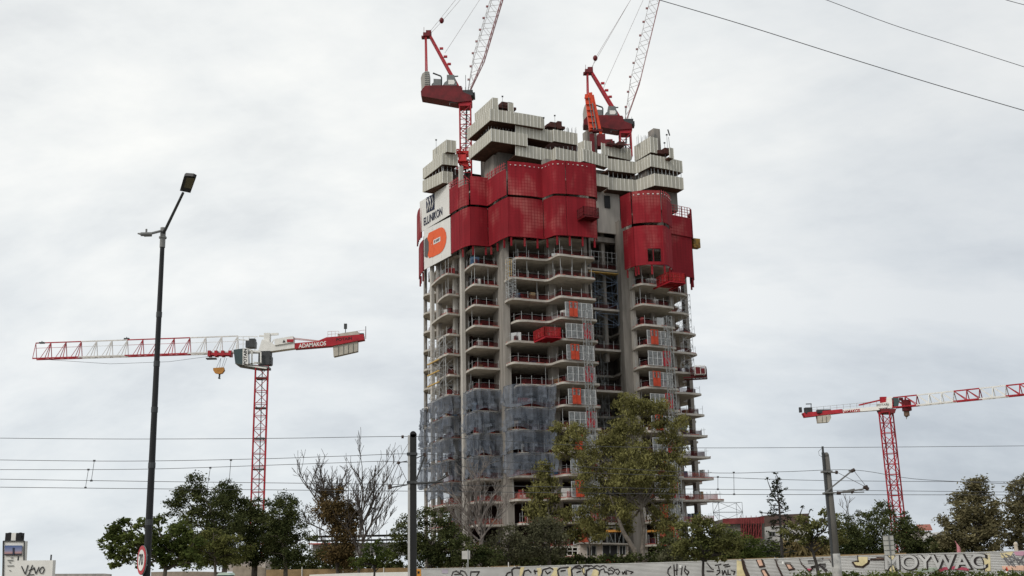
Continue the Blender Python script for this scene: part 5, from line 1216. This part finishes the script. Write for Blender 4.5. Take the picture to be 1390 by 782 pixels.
for x_, y_ in ((24.5,755),(69,753)): m.beam(atD(x_,761,48.2), atD(x_+.6,y_,48.2), 0.05)
m.build('post', GRYD, r)
r = thing('warning_box', 'small orange yellow box sign beside the foot of the steel line pole', 'sign', (atD(568,782,60).x,60,0)); m = MB(); A=[atD(565,786,60),atD(571.5,786,60),atD(571,772.5,60),atD(565.2,772.5,60)]; m.prism(A, (0,0.2,0)); m.build('box', mat('orange_yellow_paint', (0.60,0.27,0.04), 0.5), r)
m = MB(); p_ = atD(568,790,60); m.beam((p_.x,60.1,0), (p_.x,60.1,p_.z+.3), 0.06); m.build('post', GRYM, r); m = MB(); m.box(atD(568,777,59.98), (0.10,0.02,0.12)); m.build('printed_mark', BLK, r)
def signpost(label, pts, D, m_, pole_x, pole_y, grid=False, ptop=None):
    r = thing('road_sign', label, 'road sign', (atD(pole_x,780,D).x, D, 0)); m = MB(); m.prism([atD(x,y,D) for x, y in pts], (0,0.04,0)); m.build('sign_back', m_, r)
    b_ = atD(pole_x, pole_y, D); m = MB(); m.beam((b_.x,D-.05,0), (b_.x,D-.05,ptop or b_.z), 0.07); m.build('post', GRYM if grid else GRYL, r)
    if grid:
        m = MB(); 
        for k in range(5):
            t = k/4; a = Vector(atD(*pts[0],D-.03)).lerp(atD(*pts[3],D-.03), t); b = Vector(atD(*pts[1],D-.03)).lerp(atD(*pts[2],D-.03), t); m.beam(a, b, 0.03)
        m.build('stiffener', GRYM, r)
signpost('small grey square sign on a thin post in front of the dark pine', [(627,759),(638,759),(638,747.5),(627,748)], 90, mat('sign_grey', (0.50,0.49,0.47), 0.5), 635, 746)
signpost('tall pale gridded sign back rising above the hoarding', [(1201,754),(1215,753),(1212.3,726.5),(1198.3,727)], 95, mat('sign_pale', (0.42,0.42,0.39), 0.5), 1206, 727, grid=True)
r = thing('pale_bollard', 'cream round topped post rising above the hoarding near the right edge', 'post', (atD(1379,750,112).x,112,0)); p_ = atD(1378.5,738,112); m = MB(); m.tube([(p_.x,112,0),(p_.x,112,p_.z-.25),(p_.x,112,p_.z-.1),(p_.x,112,p_.z),(p_.x,112,p_.z+.15)], [0.28,0.17,0.2,0.2,0.08], n=12); m.build('post', mat('cream_paint', (0.5,0.44,0.36), 0.7), r)
m = MB(); p_ = atD(1301,743.5,104.5); m.tube([p_-Vector((0,0,.9)),p_-Vector((0,0,.35)),p_,p_+Vector((-.1,0,.35))], [0.1,0.18,0.15,0.04], n=8); m.tube([p_+Vector((-.1,0,.3)), p_+Vector((-.25,0,.6))], 0.03); o = m.build('plastic_bag', mat('pink_plastic', (0.50,0.20,0.22), 0.5), None, loc=p_-Vector((0,0,.9))); tag(o, 'pink and white plastic bag caught on top of the hoarding', 'plastic bag')
r = thing('traffic_cone', 'red and white traffic cone in front of the hoarding at the right', 'traffic cone', (atD(1367,776,80).x,80,0)); p_ = atD(1367,775,80); m = MB(); m.tube([(p_.x,80,0.0),(p_.x,80,p_.z+.25)], [0.22,0.04], n=12); m.box((p_.x,80,.02),(0.5,0.5,.05)); m.build('cone', mat('cone_red', (0.6,0.06,0.04), 0.5), r); m = MB(); m.tube([(p_.x,80,p_.z-.25),(p_.x,80,p_.z-.02)], [0.16,0.11], n=12); m.build('reflective_band', WHT, r)
r = thing('kiosk', 'small kiosk whose pale green roof shows at the bottom edge left of the pines', 'kiosk', (atD(302,782,70).x,70,0)); m = MB(); m.prism([atD(293.5,781,70),atD(311.5,780.6,70),atD(309,777.5,70),atD(297,777.4,70)], (0,1.5,0)); m.build('roof', mat('pale_green_roof', (0.50,0.60,0.52), 0.5), r); a = atD(295,781,70); b = atD(310,781,70); m = MB(); m.box(((a.x+b.x)/2,70.75,a.z/2), (b.x-a.x,1.2,a.z-.02)); m.build('wall', mat('teal_paint', (0.05,0.16,0.14), 0.6), r)

# ------------------------------------------------------------------ vegetation
def leaves(clumps, D, dens, size, aspect=1.0, droop=0.0, depth=1.0, sub=1.0, spread=0.3, thick=None):
    """clumps: (px, py, rx, ry) in photo pixels at distance D -> arrays of quads"""
    V = []
    for c in clumps:
        px, py, rx, ry = c[:4]; dz = c[4] if len(c) > 4 else 0.0
        C = np.array(atD(px, py, D+dz)); s = D/FPX; RX, RZ_ = rx*s, ry*s; RY = (RX*0.8+0.3)*depth
        nsub = max(6, int(sub*9*(RX*RZ_)**0.6+5)); 
        u = rng.normal(size=(nsub,3)); u /= np.linalg.norm(u,axis=1)[:,None]; rr = rng.uniform(0.25,1.0,nsub)**0.5
        sc_ = u*rr[:,None]*np.array([RX,RY,RZ_])*0.86
        sr = rng.uniform(0.7,1.35,nsub)*spread*min(RX,RZ_)**0.5*1.35
        n = int(dens*RX*RZ_*12)
        idx = rng.integers(0, nsub, n); g_ = rng.normal(size=(n,3))*0.52
        pos = C + sc_[idx] + g_*sr[idx][:,None]*np.array([1.15,1.15,0.75])
        V.append(pos)
    P = np.concatenate(V); n = len(P)
    a = rng.normal(size=(n,3)); a[:,2] = a[:,2]*0.6 - droop*2.0; a /= np.linalg.norm(a,axis=1)[:,None]
    b = rng.normal(size=(n,3)); b -= a*np.sum(a*b,axis=1)[:,None]; b /= np.linalg.norm(b,axis=1)[:,None]
    sz = size*rng.uniform(0.55,1.35,n)[:,None]
    A = a*sz*aspect*0.5; B = b*sz*0.5
    pts = np.stack([P-A, P+B*0.9, P+A, P-B*0.9], axis=1).reshape(-1,3)
    return pts
def leafobj(name, pts, m_, par):
    off = Vector((0,0,0)); q = par
    while q is not None: off += q.location; q = q.parent
    pts = pts[:]; 
    keep = pts.reshape(-1,4,3)[:,:,2].min(axis=1) > 0.02; pts = pts.reshape(-1,4,3)[keep].reshape(-1,3)
    n = len(pts)//4; me = bpy.data.meshes.new(name); me.vertices.add(n*4); me.loops.add(n*4); me.polygons.add(n)
    me.vertices.foreach_set('co', (pts-np.array(off)).astype(np.float32).ravel()); me.loops.foreach_set('vertex_index', np.arange(n*4, dtype=np.int32))
    me.polygons.foreach_set('loop_start', np.arange(0,n*4,4,dtype=np.int32)); me.polygons.foreach_set('loop_total', np.full(n,4,dtype=np.int32))
    me.materials.append(m_); me.update(calc_edges=True); o = bpy.data.objects.new(name, me); COL.objects.link(o); o.parent = par; return o
def limb(m, a, b, r0, r1, wob=0.08, n=5, seg=5):
    a, b = Vector(a), Vector(b); L = (b-a).length; pts = [a]
    for k in range(1, seg): pts.append(a.lerp(b, k/seg)+Vector((random.uniform(-1,1),random.uniform(-1,1),random.uniform(-.6,.9)))*wob*L*0.6)
    pts.append(b); m.tube(pts, [r0+(r1-r0)*k/seg for k in range(seg+1)], n=n); return pts
def tree(name, label, cat, px, D, clumps, lm, bm, trunk_r, fork, dens=14, size=0.30, group=None, aspect=1.4, droop=0.0, trunk_pts=None, spread=0.3, depth=1.0, sub=1.0, twigs=2, boost=1.0):
    base = atD(px, 782, D); base = Vector((atD(px, fork[1] if False else 770, D).x, D, 0))
    r = thing(name, label, cat, base, group)
    fk = atD(fork[0], fork[1], D); m = MB()
    tp = [base] + ([atD(*q, D) for q in trunk_pts] if trunk_pts else [base.lerp(fk, 0.5)+Vector((random.uniform(-.1,.1),0,0))]) + [fk]
    m.tube(tp, [trunk_r*(1.25-0.55*k/(len(tp)-1)) for k in range(len(tp))], n=8)
    if boost != 1.0: clumps = [(c[0], c[1], c[2]*boost, c[3]*boost)+tuple(c[4:]) for c in clumps]
    for c in clumps:
        e = atD(c[0], c[1]-c[3]*0.1, D+(c[4] if len(c) > 4 else 0)+random.uniform(-1,1)*c[2]*D/FPX*0.3)
        st = fk if random.random() < 0.65 else tp[-2].lerp(fk, 0.6)
        pts = limb(m, st, e, trunk_r*0.5, 0.04, 0.10)
        for _ in range(twigs):
            q = random.choice(pts[2:]); ee = q+Vector((random.uniform(-1,1)*c[2]*D/FPX*0.8, random.uniform(-.5,.5), random.uniform(-.2,1)*c[3]*D/FPX*0.7)); limb(m, q, ee, 0.05, 0.02, 0.1, n=4, seg=3)
    m.build('trunk', bm, r)
    leafobj('crown', leaves(clumps, D, dens, size, aspect, droop, depth, sub, spread), lm, r); return r
# big eucalyptus in front of the tower
tree('eucalyptus_tree', 'tall olive green eucalyptus in front of the tower with a pale forked trunk', 'tree', 876, 150,
     [(868,548,18,18),(845,545,14,14),(888,560,22,24),(852,575,26,26),(828,600,24,24),(782,590,17,20),(770,603,16,16),(795,622,22,22),(905,590,18,24),(922,612,14,22),(895,632,26,26),(862,620,28,28,-1),(830,645,26,24),(800,655,24,20),(870,665,22,26,2),(908,660,18,26),(845,690,20,18,-1),(815,685,20,18),(795,700,16,18),(890,700,12,18,3),(755,580,12,10),(812,715,14,12),(925,575,12,16),(903,722,14,18,2),(848,712,12,16,3),(905,700,16,20),(872,640,22,24,-3),(762,612,12,12),(850,650,20,24,-3)],
     L_EUC, BARKE, 0.30, (868,672), dens=36, size=0.15, aspect=2.6, droop=0.55, trunk_pts=[(872,750),(874,718)], spread=0.36)
m = MB()
tree('eucalyptus_tree', 'slender eucalyptus leaning beside the taller one, in front of the grey netting', 'tree', 742, 156,
     [(738,640,12,15),(730,668,16,16),(752,672,12,14),(740,700,20,18),(722,692,12,12),(765,700,14,14),(748,655,10,10)], L_EUC, BARKE, 0.22, (742,715), dens=26, size=0.21, aspect=2.4, droop=0.5, spread=0.38)
tree('olive_tree', 'round grey green tree left of the site building behind the hoarding', 'tree', 748, 145, [(745,722,24,20),(722,735,20,20),(762,738,16,18),(742,752,30,12),(700,742,18,18),(730,712,16,12)], L_OLV, BARK, 0.3, (745,750), dens=36, size=0.19, spread=0.38)
tree('olive_tree', 'round grey green tree just right of the pale bare tree', 'tree', 690, 142, [(690,728,20,18),(672,742,18,18),(706,748,20,16),(680,756,24,10)], L_OLV, BARK, 0.25, (690,750), dens=36, size=0.19, spread=0.38)
tree('eucalyptus_tree', 'young eucalyptus with a low drooping crown behind the site building', 'tree', 800, 158, [(792,716,16,16),(812,722,14,14),(778,726,12,12)], L_EUC, BARKE, 0.15, (800,735), dens=24, size=0.21, aspect=2.4, droop=0.5, spread=0.36)
# second leaning trunk of the eucalyptus
r = thing('leaning_trunk', 'bare pale trunk leaning left from the foot of the big eucalyptus', 'tree trunk', (atD(870,770,149).x,149,0))
m = MB(); m.tube([Vector((atD(870,770,149).x,149,0)), atD(862,748,149), atD(846,722,149), atD(838,700,149), atD(828,672,149)], [0.42,0.33,0.27,0.2,0.1], n=8); m.build('trunk', BARKE, r)
# dark shrubs filling behind the hoarding
tree('pine_tree', 'dark spreading pine right behind the steel line pole', 'tree', 585, 130, [(578,705,16,13),(553,712,13,11),(600,702,14,12),(560,735,22,20),(590,735,26,24),(612,725,14,16),(540,725,10,10),(575,758,34,14),(608,752,18,16),(537,750,14,16)], L_PIN, BARK, 0.3, (583,745), dens=60, size=0.16, spread=0.32, boost=1.12)
for k, (px, cl_, lb, lmx) in enumerate((
    (655, [(640,752,22,14),(662,756,20,12),(628,740,14,14)], 'dark shrub behind the small square sign', L_PIN),
    (880, [(866,758,10,8),(896,750,12,14),(908,738,12,16),(900,758,18,9)], 'dark shrub mass at the foot of the big eucalyptus', L_PIN),
    (995, [(990,738,22,18),(1012,742,18,14),(975,748,22,14),(1000,752,24,12)], 'dark green shrub behind the second young tree', L_BRD),
    (1040, [(1030,748,16,12),(1048,746,14,12)], 'small green shrub left of the dead conifer', L_BRD),
    (1150, [(1150,722,14,20),(1160,735,16,18),(1143,745,14,14)], 'dark bushy shrub right behind the concrete line pole', L_PIN),
    (1185, [(1178,712,12,16),(1192,722,16,20),(1172,735,16,18),(1196,742,18,14)], 'dark tall shrub around the gridded sign', L_PIN),
    (1235, [(1222,722,16,16),(1240,730,18,18),(1225,742,26,12),(1258,742,18,12)], 'low dark shrub in front of the tiled house', L_PIN),
    (450, [(448,752,20,12),(428,756,16,10),(470,756,14,10)], 'dark rounded shrub under the ivy clad bare tree', L_PIN),
    (922, [(925,745,14,16),(912,756,14,10)], 'dark shrub between eucalyptus and young tree', L_OLV),
    (1285, [(1285,742,22,10),(1310,742,18,12)], 'low dark hedge shrub before the feathery tree', L_PIN))):
    tree('shrub', lb, 'shrub', px, 128 + (k % 4)*5, cl_, lmx, BARK, 0.10, (cl_[0][0], 760), dens=34, size=0.19, group='shrubs behind the hoarding', spread=0.34, twigs=1, boost=1.3)
tree('dark_broadleaf_tree', 'dark tree crown standing in front of the right crane mast', 'tree', 1200, 140, [(1199,690,11,12),(1190,700,8,8),(1207,698,8,8),(1225,712,12,10),(1168,700,6,8),(1228,702,6,7)], L_PIN, BARK, 0.16, (1200,720), dens=40, size=0.17, spread=0.28, boost=1.15)
# left group
tree('broadleaf_tree', 'leafy green tree left of and behind the tall street lamp', 'tree', 226, 62, [(165,722,20,15),(152,738,13,16),(180,742,22,22),(160,760,16,12),(205,722,14,13),(215,745,20,22),(240,728,22,20),(235,755,26,16),(262,742,20,20),(190,712,8,8),(216,706,10,9),(172,708,7,5),(258,765,16,10),(195,766,14,8)], L_BRD, BARK, 0.13, (226,760), boost=1.12, dens=110, size=0.125, spread=0.19, aspect=1.6, sub=2.4)
tree('pine_tree', 'tall dark pine with the highest top left of the crane mast', 'tree', 302, 115, [(265,656,11,12),(258,676,16,13),(236,690,13,11),(285,690,22,16),(262,712,26,20),(300,715,24,22),(286,742,26,20),(245,668,8,7),(272,668,10,9),(268,756,24,12),(300,762,20,8)], L_PIN, BARK, 0.26, (300,740), dens=64, size=0.15, spread=0.30, trunk_pts=[(306,765)], boost=1.3)
tree('pine_tree', 'broad dark pine in front of the foot of the left crane', 'tree', 345, 122, [(308,662,14,14),(318,680,22,16),(345,690,20,14),(330,715,30,22),(362,715,28,20),(350,742,32,18),(300,690,14,14),(380,735,20,16),(330,750,24,10),(372,752,22,10),(340,763,22,6),(400,760,20,8)], L_PIN, BARK, 0.3, (345,745), dens=64, size=0.15, spread=0.31, trunk_pts=[(346,765)], boost=1.3)
tree('pine_tree', 'dark pine right of the left crane mast with a pointed side branch', 'tree', 388, 118, [(388,678,15,13),(380,700,22,16),(398,715,16,16),(375,725,22,18),(405,742,16,14),(420,730,10,5),(385,755,26,12)], L_PIN, BARK, 0.22, (386,745), dens=62, size=0.15, spread=0.30, boost=1.3)
tree('laurel_tree', 'lighter green tree between the broad tree and the pines', 'tree', 292, 100, [(270,735,18,14),(290,725,14,12),(310,738,18,12),(282,752,22,14),(302,758,14,10),(325,750,18,14)], L_OLG, BARK, 0.14, (292,758), dens=60, size=0.15, spread=0.28, boost=1.25)
# young street trees in front of the hoarding
tree('young_street_tree', 'young round green street tree before the hoarding near the tower\'s right foot', 'tree', 955, 72, [(955,715,22,14),(935,728,22,18),(975,728,22,18),(955,742,30,14),(920,742,14,12),(990,745,18,12),(968,755,24,7),(948,706,10,8),(998,732,10,10),(925,716,8,8),(938,755,12,6)], L_YNG, BARKD, 0.09, (955,752), dens=110, size=0.115, group='young street trees', spread=0.22, sub=1.8, boost=1.15)
tree('young_street_tree', 'young leaning street tree before the hoarding beside the concrete line pole', 'tree', 1113, 70, [(1090,712,20,12),(1075,722,14,12),(1105,722,18,14),(1128,710,14,14),(1140,725,12,14),(1088,733,14,8),(1120,738,12,8),(1120,697,7,7)], L_YNG, BARKD, 0.10, (1101,742), dens=100, size=0.115, group='young street trees', trunk_pts=[(1108,765)], spread=0.21, sub=1.8, boost=1.12)
tree('young_street_tree', 'small bright green street tree left of the steel line pole', 'tree', 508, 75, [(505,755,20,8),(490,762,15,7),(520,762,14,7),(505,745,14,8),(512,737,6,6),(485,768,10,5),(528,755,9,8)], L_BRD, BARKD, 0.08, (509,768), dens=130, size=0.10, group='young street trees', spread=0.20, sub=1.8, boost=1.15)
# feathery trees on the right
tree('feathery_tree', 'tall feathery grey green tree at the right behind the hoarding', 'tree', 1330, 132, [(1318,668,14,14),(1330,662,12,12),(1310,690,20,18),(1335,690,18,20),(1295,712,20,16),(1325,715,26,20),(1345,720,16,18),(1300,732,22,14),(1335,738,26,12),(1345,700,10,14),(1285,740,18,12),(1310,750,24,10)], L_GRY, BARK, 0.3, (1325,725), dens=36, size=0.17, aspect=2.4, spread=0.34, boost=1.25)
tree('feathery_tree', 'thin topped feathery tree cut by the right edge', 'tree', 1385, 136, [(1382,665,14,14),(1392,655,12,12),(1375,690,16,18),(1392,700,20,24),(1370,720,16,18),(1390,735,24,14),(1408,690,16,24)], L_GRY, BARK, 0.3, (1385,725), dens=32, size=0.17, aspect=2.4, spread=0.34, boost=1.15)
# dead conifer
r = thing('dead_conifer', 'sparse blackish conifer with bare arms right of the tower', 'tree', (atD(1062,770,118).x,118,0)); m = MB(); D_ = 118
tpx = lambda t: (1062-9*t, 765-118*t)
m.tube([Vector((atD(1062,770,D_).x,D_,0)), atD(1061,740,D_), atD(1058,690,D_), atD(1053,646,D_)], [0.2,0.16,0.1,0.03], n=6); NL = []
for k in range(34):
    t = 0.10+0.88*k/34; x, y = tpx(t); L = (1-t)**0.8*24+3; sgn = 1 if k % 2 else -1
    if random.random() < 0.15: L *= 1.4
    a = atD(x, y, D_); b = atD(x+sgn*L*random.uniform(.6,1), y+random.uniform(-5,7), D_+random.uniform(-2,2)); limb(m, a, b, 0.06, 0.02, 0.12, n=4, seg=4)
    for q in range(3): u = random.uniform(.2,1); NL.append((x+(sgn*L*.8)*u, y+random.uniform(-2,4), 2.2+2*(1-u), 1.3+0.9*(1-u), random.uniform(-1,1)))
for pts in ([(1078,715),(1085,700),(1090,688)],[(1078,715),(1088,708),(1096,702),(1100,692)],[(1062,690),(1049,672),(1041,650)],[(1060,700),(1045,697),(1034,696)],[(1053,665),(1057,650),(1053,643)],[(1058,668),(1066,664)]):
    P_ = [atD(x,y,D_) for x,y in pts]; m.tube(P_, [0.09]+[0.07]*(len(P_)-2)+[0.03], n=5); NL += [(x,y,3,2.2,0) for x,y in pts[1:]]
m.build('trunk', BARKD, r); leafobj('crown', leaves(NL, D_, 40, 0.15, 1.6, 0.1, 1.0, 1.0, 0.28), L_CYP, r)
# bare trees
def bare(label, px, D, roots, bm, r0, depth, spread_=0.45, ivy=None, minr=0.022, group=None):
    r = thing('bare_tree', label, 'tree', (atD(px,770,D).x, D, 0)); m = MB(); cnt = [0]
    def grow(p, d, L, rad, lev):
        cnt[0] += 1
        n = 4; pts = [p]; q = p; dd = d.copy()
        for k in range(n):
            dd = (dd + Vector((random.uniform(-1,1),random.uniform(-1,1),random.uniform(-.5,.9)))*0.13).normalized(); q = q+dd*L/n; pts.append(q)
        m.tube(pts, [max(minr, rad*(1-0.55*k/n)) for k in range(n+1)], n=4 if lev > 0 else 6, cap=False)
        if lev >= depth: return
        for k in range(random.choice((3,4,4,5)) if lev else 6):
            t = random.randint(1, n); e = Vector((random.uniform(-1,1),random.uniform(-.8,.8),random.uniform(-.15,1.0))).normalized()
            nd = (dd*(1-spread_)+e*spread_*1.15).normalized(); grow(pts[t], nd, L*random.uniform(.42,.68), max(minr, rad*random.uniform(.38,.55)), lev+1)
    base = Vector((atD(px,770,D).x, D, 0))
    for (a, b, rr) in roots:
        A_ = base if a is None else atD(*a, D); B_ = atD(*b, D+random.uniform(-1,1)); grow(A_, (B_-A_).normalized(), (B_-A_).length, rr*r0, 0)
    m.build('trunk', bm, r)
    if ivy: leafobj('ivy_mass', leaves(ivy, D, 40, 0.18, 1.8, 0.3, 1.0, 1.0, 0.36), L_IVY, r)
    return r
bare('bare dark tree with a rusty ivy mass on its trunk left of the line pole', 462, 138, [(None,(455,715),1.0),((455,715),(434,665),.7),((452,705),(418,665),.6),((458,700),(450,655),.7),((452,690),(466,655),.6),((440,720),(415,708),.4)], mat('dark_twig', (0.075,0.063,0.055), 0.9), 0.26, 3, ivy=[(452,678,22,20),(445,698,26,20),(462,705,22,24),(464,735,24,28),(480,705,12,24),(470,755,24,18),(450,750,16,16)])
bare('bare dark tree with steep twigs, right half of the leafless pair', 487, 136, [(None,(490,718),1.0),((488,725),(506,665),.8),((490,730),(484,665),.7),((490,735),(518,680),.6),((488,740),(520,715),.4),((488,715),(494,655),.6)], mat('dark_twig', (0.075,0.063,0.055), 0.9), 0.22, 3, spread_=0.34)
bare('pale leafless tree in front of the left side of the tower', 652, 140, [(None,(650,710),1.0),((651,725),(622,680),.7),((651,720),(642,665),.7),((650,715),(668,675),.6),((651,735),(612,705),.5),((651,735),(680,695),.5),((650,700),(654,660),.5),((651,745),(630,715),.5)], mat('pale_twig', (0.19,0.165,0.148), 0.9), 0.26, 3, spread_=0.42)
bare('small leafless tree between dark shrubs at the right', 1150, 138, [(None,(1151,728),.6),((1150,738),(1144,715),.4),((1152,735),(1162,718),.4)], mat('dark_twig', (0.11,0.095,0.085)), 0.12, 3)
# reeds, hedge, undergrowth
def stuffleaves(name, label, cat, clumps, D, m_, dens, size, aspect, droop=0.0, up=False):
    p = leaves(clumps, D, dens, size, aspect, droop, 0.5, 1.6, 0.35); keep = p.reshape(-1,4,3)[:,:,2].min(axis=1) > 0.02; p = p.reshape(-1,4,3)[keep].reshape(-1,3)
    r = bpy.data.objects.new(name, None)
    n = len(p)//4; me = bpy.data.meshes.new(name); me.from_pydata(p.tolist(), [], [tuple(range(4*k,4*k+4)) for k in range(n)]); me.materials.append(m_); bpy.data.objects.remove(r)
    o = bpy.data.objects.new(name, me); COL.objects.link(o); tag(o, label, cat, kind='stuff'); return o
stuffleaves('dry_reeds', 'dry straw coloured reeds behind the hoarding left of the concrete pole', 'reeds', [(1075+k*6,748,6,9) for k in range(9)]+[(1070,742,5,8),(1108,740,6,8)], 122, L_DRY, 30, 0.30, 4.5, 0.75)
stuffleaves('hedge', 'low clipped green hedge along the bottom right edge', 'hedge', [(1085+k*9,783+ (0 if k<14 else -1) + random.uniform(-.7,.7),8,6) for k in range(38)], 66, L_BRD, 120, 0.10, 1.5)
stuffleaves('undergrowth', 'dark undergrowth behind the whole hoarding', 'undergrowth', [(x,766-(x-600)*0.02,14,9) for x in range(600,1300,15)]+[(x,770,12,8) for x in range(380,560,14)], 152, L_PIN, 22, 0.3, 1.4)
